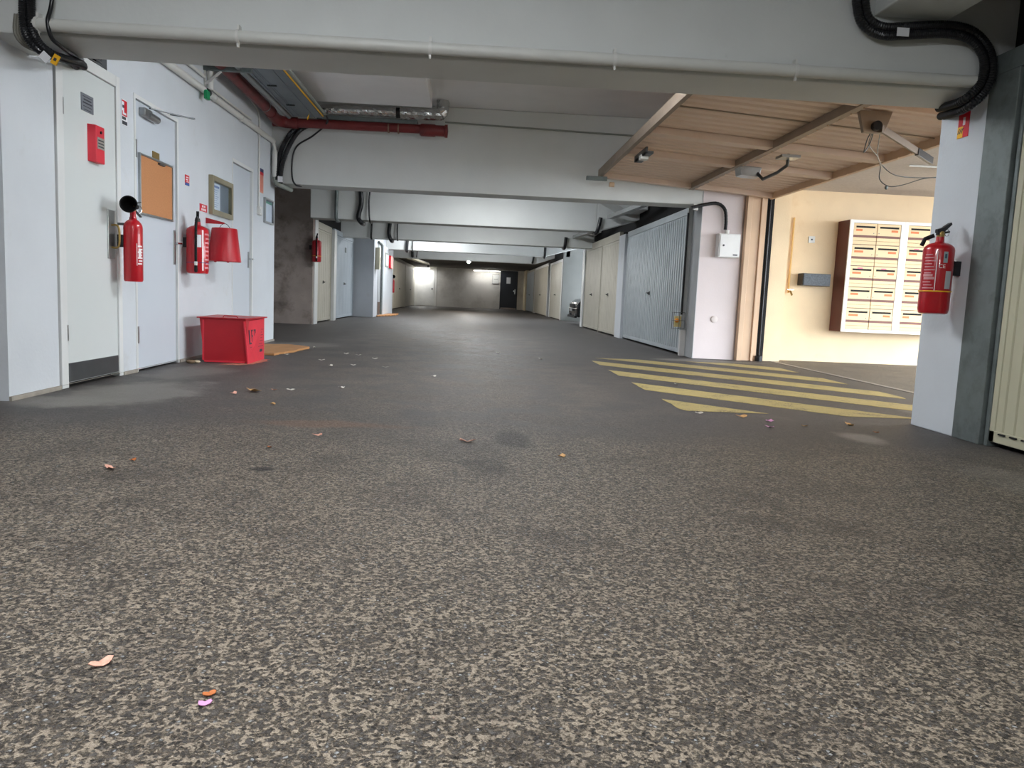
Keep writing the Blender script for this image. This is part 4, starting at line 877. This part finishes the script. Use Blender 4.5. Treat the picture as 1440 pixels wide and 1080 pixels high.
# exit post
tag(B(2.922, 2.929, 9.995, 10.4, 0, ZC-.02).build('trim_6', mat('grey_post_paint', (172, 176, 178), .6)), 'grey painted return of the pink wall', 'trim', kind='structure')
t = thing('door_frame_post', 'tan steel guide post at the left of the exit opening', 'post', (0, 0, 0))
MB().box(3.485, 3.55, 9.9, 10.0, 0, 2.12).box(3.55, 3.67, 9.93, 10.0, 0, 2.12).box(3.67, 3.70, 9.90, 10.0, 0, 2.12).box(3.70, 3.765, 9.96, 10.0, 0, 2.12).build('guide_channel', TANF, t, .004)
MB().box(3.765, 3.86, 9.97, 10.01, 0, 2.12).build('dark_gap', BLACKM, t); MB().tube([(3.80, 9.95, .0), (3.80, 9.95, 2.12)], .012, 8).build('cable', BLACK, t, smooth=60)
MB().lathe([(0, 0), (.05, 0), (.05, .07), (0, .08)], (3.79, 9.92, 0), n=14).build('foot_shoe', BLACK, t, smooth=50)

# ================================================================== TILTING EXIT DOOR
def pz(x): return 2.25-.065*(x-1.55)
t = thing('tilting_door', 'large tan corrugated up-and-over exit door, raised under the ceiling', 'garage door')
YA, YB, xa, xb = 4.78, 9.9, 1.56, 3.80
mb = MB(); n = int((YB-YA)/.15); prof = []
for i in range(n):
    y = YA+i*(YB-YA)/n; w = (YB-YA)/n; prof += [(y, .0), (y+w*.5, .0), (y+w*.62, .018), (y+w*.88, .018)]
prof.append((YB, 0)); vs = []; fs = []
for (y, dz) in prof:
    for x in (xa+.02, xb-.02): vs.append((x, y, pz(x)+.05+dz))
for i in range(len(prof)-1): fs.append((2*i, 2*i+1, 2*i+3, 2*i+2))
k = len(vs); vs += [(a, b, c+.004) for a, b, c in vs]; fs += [tuple(k+j for j in f[::-1]) for f in fs]
mb.add(vs, fs).build('corrugated_sheet', TAN, t)
def member(name, x0, x1, y0, y1, dz0, dz1, mt):
    return MB().hexa([(x0, y0, pz(x0)+dz0), (x1, y0, pz(x1)+dz0), (x1, y1, pz(x1)+dz0), (x0, y1, pz(x0)+dz0), (x0, y0, pz(x0)+dz1), (x1, y0, pz(x1)+dz1), (x1, y1, pz(x1)+dz1), (x0, y1, pz(x0)+dz1)]).build(name, mt, t, .003)
member('edge_rail', xa-.03, xa+.012, YA, YB, -.005, .09, TAND)
member('edge_rail', xb-.04, xb, YA, YB, -.02, .06, TANF)
member('middle_rail', 2.70, 2.76, YA, YB, -.02, .05, TAND)
for (y, w) in ((5.55, .05), (7.2, .14), (8.22, .12), (9.84, .1)):
    member('cross_rail', xa+.012, xb-.04, y-w/2, y+w/2, -.012, .05, TAN)
for (y) in (6.36,):
    member('seam_strip', xa+.012, xb-.04, y-.008, y+.008, .04, .05, TAND)
member('bottom_seal', xa-.02, xb, YB, YB+.025, .0, .05, TANF)
# latch at left rail
q = Vector((1.70, 7.98, pz(1.7)))
lt = MB().box(1.66, 1.74, 7.75, 8.3, pz(1.7)-.07, pz(1.7)-.045).box(1.66, 1.68, 7.75, 8.3, pz(1.7)-.07, pz(1.7)-.005).build('latch', DSTEEL, t, .003)
B(1.65, 1.73, 7.92, 8.02, pz(1.7)-.095, pz(1.7)-.05).build('latch_block', PVC, lt, .003)
ht = MB().hexa([(2.75, 8.1, 2.07), (2.95, 8.1, 2.055), (2.95, 8.26, 2.055), (2.75, 8.26, 2.07), (2.73, 8.1, 2.17), (2.97, 8.1, 2.155), (2.97, 8.26, 2.155), (2.73, 8.26, 2.17)]).build('lock_box', STEEL, t, .006)
MB().tube([(2.93, 8.12, 2.1), (2.95, 8.0, 2.02), (3.0, 7.75, 2.05), (2.99, 7.48, 2.08), (2.96, 7.4, 2.16)], .017, 10).build('pull_bar', DSTEEL, ht, smooth=50)
B(2.86, 3.04, 7.3, 7.46, 2.12, 2.145).build('bar_foot', STEEL, ht)
MB().box(1.36, 1.62, 9.72, 9.76, 2.185, 2.235).build('roller_arm', GALV, t, .003)
MB().lathe([(.0, 0), (.03, 0), (.03, .06), (0, .06)], (1.66, 9.78, 2.15), (1, 0, 0), 14).build('roller', TANF, t, smooth=50)
mb = MB()
for x0, st in ((2.745, 1), (3.75, 1)):
    y = YA+.2
    while y < YB-.1:
        mb.lathe([(0, 0), (.008, .0), (.008, .006), (0, .008)], (x0+(.0), y, pz(x0)-.02), (0, 0, -1), 6); y += .19
mb.build('rivets', TANF, t)
# drive bracket and arm
t = thing('door_lifting_arm', 'brown steel lifting arm with a bracket under the raised exit door', 'arm')
b0 = Vector((2.95, 5.86, 2.13))
MB().prism([(2.83, 2.2), (3.09, 2.2), (3.04, 2.04), (2.88, 2.04)], 1, 5.80, 5.84).build('bracket', TAND, t, .003)
MB().lathe([(0, 0), (.035, 0), (.035, .04), (0, .04)], (2.965, 5.80, 2.085), (0, -1, 0), 18).build('pivot_bolt', BLACK, t, smooth=50)
MB().bar((3.0, 5.78, 2.07), (3.76, 6.42, 2.0), .02, .055).build('arm_bar', mat('dark_brown_arm', (112, 96, 80), .5, metal=.2), t, .003)
MB().bar((3.56, 6.25, 2.015), (3.82, 6.47, 1.99), .03, .06).build('rubber_end', BLACK, t, .003)
t = thing('loose_cable', 'thin dark cable looping from the lifting bracket to the right', 'cable')
def cb(name, L, y): MB().tube(smoothpath([PY(yy, a, b) for a, b, yy in L], 8), .0045, 6).build(name, DSTEEL, t, smooth=60)
cb('hanging_loop', [(1229, 180, 5.84), (1220, 195, 5.9), (1215, 214, 6), (1224, 200, 6), (1229, 182, 5.86)], 6)
cb('cable_run', [(1231, 178, 5.86), (1222, 202, 6.2), (1234, 220, 6.6), (1240, 232, 7.0), (1258, 246, 7.0), (1290, 250, 7.0), (1330, 249, 7.0)], 6)
cb('cable_loop', [(1239, 180, 5.86), (1234, 215, 6.6), (1238, 234, 7.0), (1237, 252, 7.0), (1250, 262, 7.0), (1270, 260, 7), (1300, 251, 7.0), (1330, 249, 7.0)], 6)
MB().lathe([(0, 0), (.014, .01), (.014, .03), (0, .04)], PY(7.0, 1246, 267), n=10).build('connector', GALV, t)

# ================================================================== PORCH ITEMS
t = thing('letterbox_bank', 'bank of cream letterboxes in a white and red-brown cabinet on the cream wall', 'letterboxes', (4.88, 9.96, .433))
HM = 1.462; MW = .738; D = .335
MB().box(0, 2*MW, .012, D, 0, HM).build('carcass', MBROWN, t, .003)
for m in range(2):
    x0 = m*MW
    mod = MB().box(x0, x0+.05, -.004, .02, 0, HM).box(x0+MW-.05, x0+MW-.001, -.004, .02, 0, HM).box(x0+.05, x0+MW-.05, -.004, .02, 0, .04).box(x0+.05, x0+MW-.05, -.004, .02, HM-.04, HM).build('module_frame', MFRAME, t, .002)
    for c in range(2):
        for r_ in range(5):
            w = (MW-.1)/2; bx = x0+.05+c*w; ph = (HM-.08)/5; bz = HM-.04-(r_+1)*ph
            do = MB().box(bx+.004, bx+w-.004, .0, .014, bz+ph*.44, bz+ph-.004).box(bx+.004, bx+w-.004, .0, .014, bz+.004, bz+ph*.17).box(bx+.004, bx+w-.004, .0, .014, bz+ph*.18, bz+ph*.33).build('letterbox_door', MCREAM, t, .0015)
            B(bx+.004, bx+w-.004, .004, .013, bz+ph*.335, bz+ph*.435).build('brown_strip', mat('dusty_brown_strip', (120, 78, 68), .5), do)
            B(bx+.035, bx+w-.03, -.003, .001, bz+ph*.78, bz+ph*.865).build('letter_slot', BLACKM, do)
            lw = R.uniform(.08, .13); lx = bx+(.035 if (c == 0) else w-.04-lw)
            B(lx, lx+lw, -.0015, .001, bz+ph*.62, bz+ph*.72).build('name_label', ORANGE, do)
            if R.random() < .25: B(bx+.1, bx+.17, -.002, .001, bz+ph*.87, bz+ph*.92).build('pink_sticker', mat('pink_sticker', (226, 110, 140), .5), do)
            B(bx+(w-.05 if c == 0 else .02), bx+(w-.04 if c == 0 else .03), -.002, .001, bz+ph*.52, bz+ph*.56).build('key_lock', DSTEEL, do)
t = thing('wall_box', 'black speckled mesh box on the cream wall left of the letterboxes', 'box', (0, 0, 0))
a = PY(10.15, 1129, 383); b = PY(10.15, 1166, 404)
B(a.x, b.x, 10.13, 10.3, b.z+.01, a.z-.01).build('box_body', BLACK, t, .004); B(a.x+.01, b.x-.005, 10.12, 10.13, b.z+.02, a.z-.02).build('mesh_front', BLK2, t)
a = PY(10.28, 1117, 306); b = PY(10.28, 1108, 412)
t = thing('wall_pipe', 'thin cream standpipe with a brass tap on the cream wall', 'pipe', (0, 0, 0))
MB().tube([(a.x, 10.27, a.z), (a.x, 10.27, b.z)], .013, 10).build('standpipe', mat('cream_pipe', (222, 184, 120), .5), t, smooth=60)
MB().tube([(a.x, 10.27, b.z+.02), (a.x, 10.2, b.z+.02), (a.x+.01, 10.17, b.z-.03)], .012, 10).build('tap', BRASS, t, smooth=60); MB().box(a.x-.05, a.x+.04, 10.19, 10.21, b.z+.04, b.z+.05).build('tap_handle', STEEL, t)
q = PY(10.3, 1141, 337)
t = thing('door_bell', 'square white push button on the cream wall', 'button', (q.x, 10.3, q.z)); B(-.045, .045, -.015, 0, -.045, .045).build('plate', PVC, t, .006); B(-.01, .01, -.02, -.015, -.01, .01).build('button', BLACK, t)
t = thing('porch_lamp', 'small pale lamp fitting under the stucco canopy', 'lamp', (5.0, 8.2, 2.285))
MB().lathe([(.06, 0), (.06, -.03), (.045, -.06), (0, -.07)], n=18).build('lamp_cover', mat('cream_cover', (226, 206, 170), .5), t, smooth=50); MB().tube([(-.01, 0, -.01), (-.4, .0, -.01)], .01, 8).build('lamp_conduit', PVC, t, smooth=50)

# ================================================================== FAR LAMPS, DUCTS, CAR
t = thing('fluorescent_light', 'cream fluorescent batten hanging beyond the sixth beam at left', 'ceiling light')
MB().bar((-2.42, 29.6, 1.985), (-2.05, 35.0, 1.985), .2, .06).build('diffuser', mat('cream_diffuser', (226, 222, 204), .5), t, .01); MB().bar((-2.42, 29.6, 2.03), (-2.05, 35.0, 2.03), .12, .05).build('housing', FRAMEW, t)
MB().box(-2.07, -1.98, 35.0, 35.1, 1.86, 2.0).build('end_clip', BLACK, t)
t = thing('ceiling_bulb', 'single bright glowing bulb under the low brown ceiling', 'light bulb', (-.2, 31.5, 2.14))
MB().lathe([(0, -.16)]+[(.065*math.cos(a), -.095+.065*math.sin(a)) for a in (-1.2, -.8, -.4, 0, .4, .8)]+[(.03, -.03), (.03, 0)], n=18).build('glass_bulb', BULB, t, smooth=60); MB().lathe([(.035, -.03), (.05, 0), (0, 0)], n=16).build('bulb_holder', BLACK, t, smooth=60)
# extract ducts over right doors
for (y, lab) in ((12.6, 'white ventilation duct with a sloped end above the silver door'), (17.4, 'white ventilation duct above the first beige doors on the right')):
    t = thing('ventilation_duct', lab, 'duct', (0, 0, 0))
    MB().prism([(2.2, 2.46), (2.55, 2.28), (2.95, 2.28), (2.95, 2.75), (2.2, 2.75)], 1, y+.7, y+1.45).build('duct_body', WBEAM, t, .005)
    MB().bar((2.42, y+1.4, 2.2), (2.9, y-1.9, 2.3), .1, .07).build('diagonal_channel', mat('grey_channel', (150, 152, 152), .5), t)
# car in the open bay, nose towards the drive
t = thing('car', 'black car parked in the open bay, only its front showing', 'car', (2.86, 21.9, 0))
W_ = .86
side = [(0.02, .22), (.0, .45), (.05, .62), (.18, .72), (.95, .86), (1.6, 1.3), (2.7, 1.36), (3.4, 1.0), (3.85, .92), (3.95, .5), (3.9, .22)]
mb = MB(); mb.prism(side, 1, -W_, W_); mb.build('body', CARP, t, .05)
for sy in (-1, 1):
    for x in (.75, 3.2):
        MB().lathe([(.0, 0), (.2, 0), (.3, .01), (.31, .05), (.31, .19), (.0, .2)], (x, sy*(W_-.17), .31), (0, sy, 0), 24).build('wheel', BLACKM, t, smooth=40)
    MB().hexa([(-.01, sy*.55, .52), (.05, sy*.84, .54), (.1, sy*.84, .54), (.06, sy*.55, .52), (.01, sy*.55, .6), (.08, sy*.84, .64), (.16, sy*.84, .64), (.1, sy*.55, .6)]).build('headlight', mat('headlight_lens', (46, 50, 56), .35), t, .005)
    MB().box(-.012, .03, sy*.5, sy*.72, .26, .32).build('fog_lamp', DSTEEL, t)
MB().box(-.03, .02, -.45, .45, .48, .58).build('grille', BLACKM, t, .004); MB().box(-.045, -.02, -.5, .5, .585, .595).build('chrome_strip', DSTEEL, t)
MB().box(-.05, -.03, -.26, .26, .38, .46).build('licence_plate', mat('plate_grey', (150, 152, 154), .5), t)
MB().box(-.04, .03, -.8, .8, .2, .26).build('bumper_lip', BLACKM, t, .01)
MB().prism([(1.0, .9), (1.55, 1.27), (1.62, 1.27), (1.1, .9)], 1, -.7, .7).build('windscreen', mat('dark_glass', (18, 22, 26), .08, coat=.5), t)

# ================================================================== LIGHT
def tube_light(label, x, y, z, power, L=1.5, col=(.97, .985, 1), along='y', tm=None):
    t = thing('fluorescent_light', label, 'ceiling light', (x, y, z), rotz=0 if along == 'y' else PI/2)
    B(-.06, .06, -L/2, L/2, .0, .06).build('housing', FRAMEW, t, .004)
    if z > 2.5: MB().tube([(0, -L/2+.15, .05), (0, -L/2+.15, ZC-z)], .004, 6).tube([(0, L/2-.15, .05), (0, L/2-.15, ZC-z)], .004, 6).build('suspension_rods', STEEL, t)
    MB().tube([(0, -L/2+.03, -.02), (0, L/2-.03, -.02)], .014, 10).build('tube', tm or TUBE, t, smooth=60)
    ld = bpy.data.lights.new('tube_glow', 'AREA'); ld.shape = 'RECTANGLE'; ld.size = .1; ld.size_y = L; ld.energy = power; ld.color = col
    lo = bpy.data.objects.new('tube_glow', ld); COL.objects.link(lo); lo.parent = t; lo.location = (0, 0, -.04)
    return t
tube_light('lit fluorescent tube on the ceiling above the viewpoint', -.7, 1.2, 2.8, 62, along='x')
tube_light('lit fluorescent tube on the ceiling behind the viewpoint', .6, -2.2, 2.8, 60)
tube_light('lit fluorescent tube in the first bay', .3, 5.95, 2.58, 26, tm=TUBE2)
tube_light('lit fluorescent tube in the second bay', .2, 12.2, 2.75, 45)
tube_light('lit fluorescent tube in the third bay', .2, 16.6, 2.75, 45)
tube_light('lit fluorescent tube in the fourth bay', -1.2, 21.9, 2.75, 62)
tube_light('lit fluorescent tube in the fifth bay', .3, 26.2, 2.75, 40)
tube_light('lit fluorescent tube by the far wall', .75, 42.6, 2.07, 7, along='x', tm=TUBE3)
tube_light('lit fluorescent tube above the bright far left wall', -2.75, 42.5, 2.07, 14, L=.8, along='x', tm=TUBE3)
ld = bpy.data.lights.new('bulb_glow', 'POINT'); ld.energy = 90; ld.shadow_soft_size = .07; ld.color = (1, .96, .9)
lo = bpy.data.objects.new('bulb_glow', ld); COL.objects.link(lo); lo.location = (-.2, 31.5, 1.9)
# daylight
w = bpy.data.worlds.new('world'); scn.world = w; w.use_nodes = True; nt = w.node_tree
bg = nt.nodes['Background']; bg.inputs['Color'].default_value = (.86, .93, 1, 1); bg.inputs['Strength'].default_value = 8.2
pd = bpy.data.lights.new('porch_portal', 'AREA'); pd.shape = 'RECTANGLE'; pd.size = 13.3; pd.size_y = 2.9; pd.cycles.is_portal = True
po = bpy.data.objects.new('porch_portal', pd); COL.objects.link(po); po.location = (8.4, 3.65, 1.45); po.rotation_euler = (PI/2, 0, PI/2)

vs_ = scn.view_settings; vs_.view_transform = 'Standard'; vs_.look = 'None'; vs_.gamma = 1; vs_.exposure = .8; vs_.use_curve_mapping = False
scn.cycles.max_bounces = 10; scn.cycles.diffuse_bounces = 6
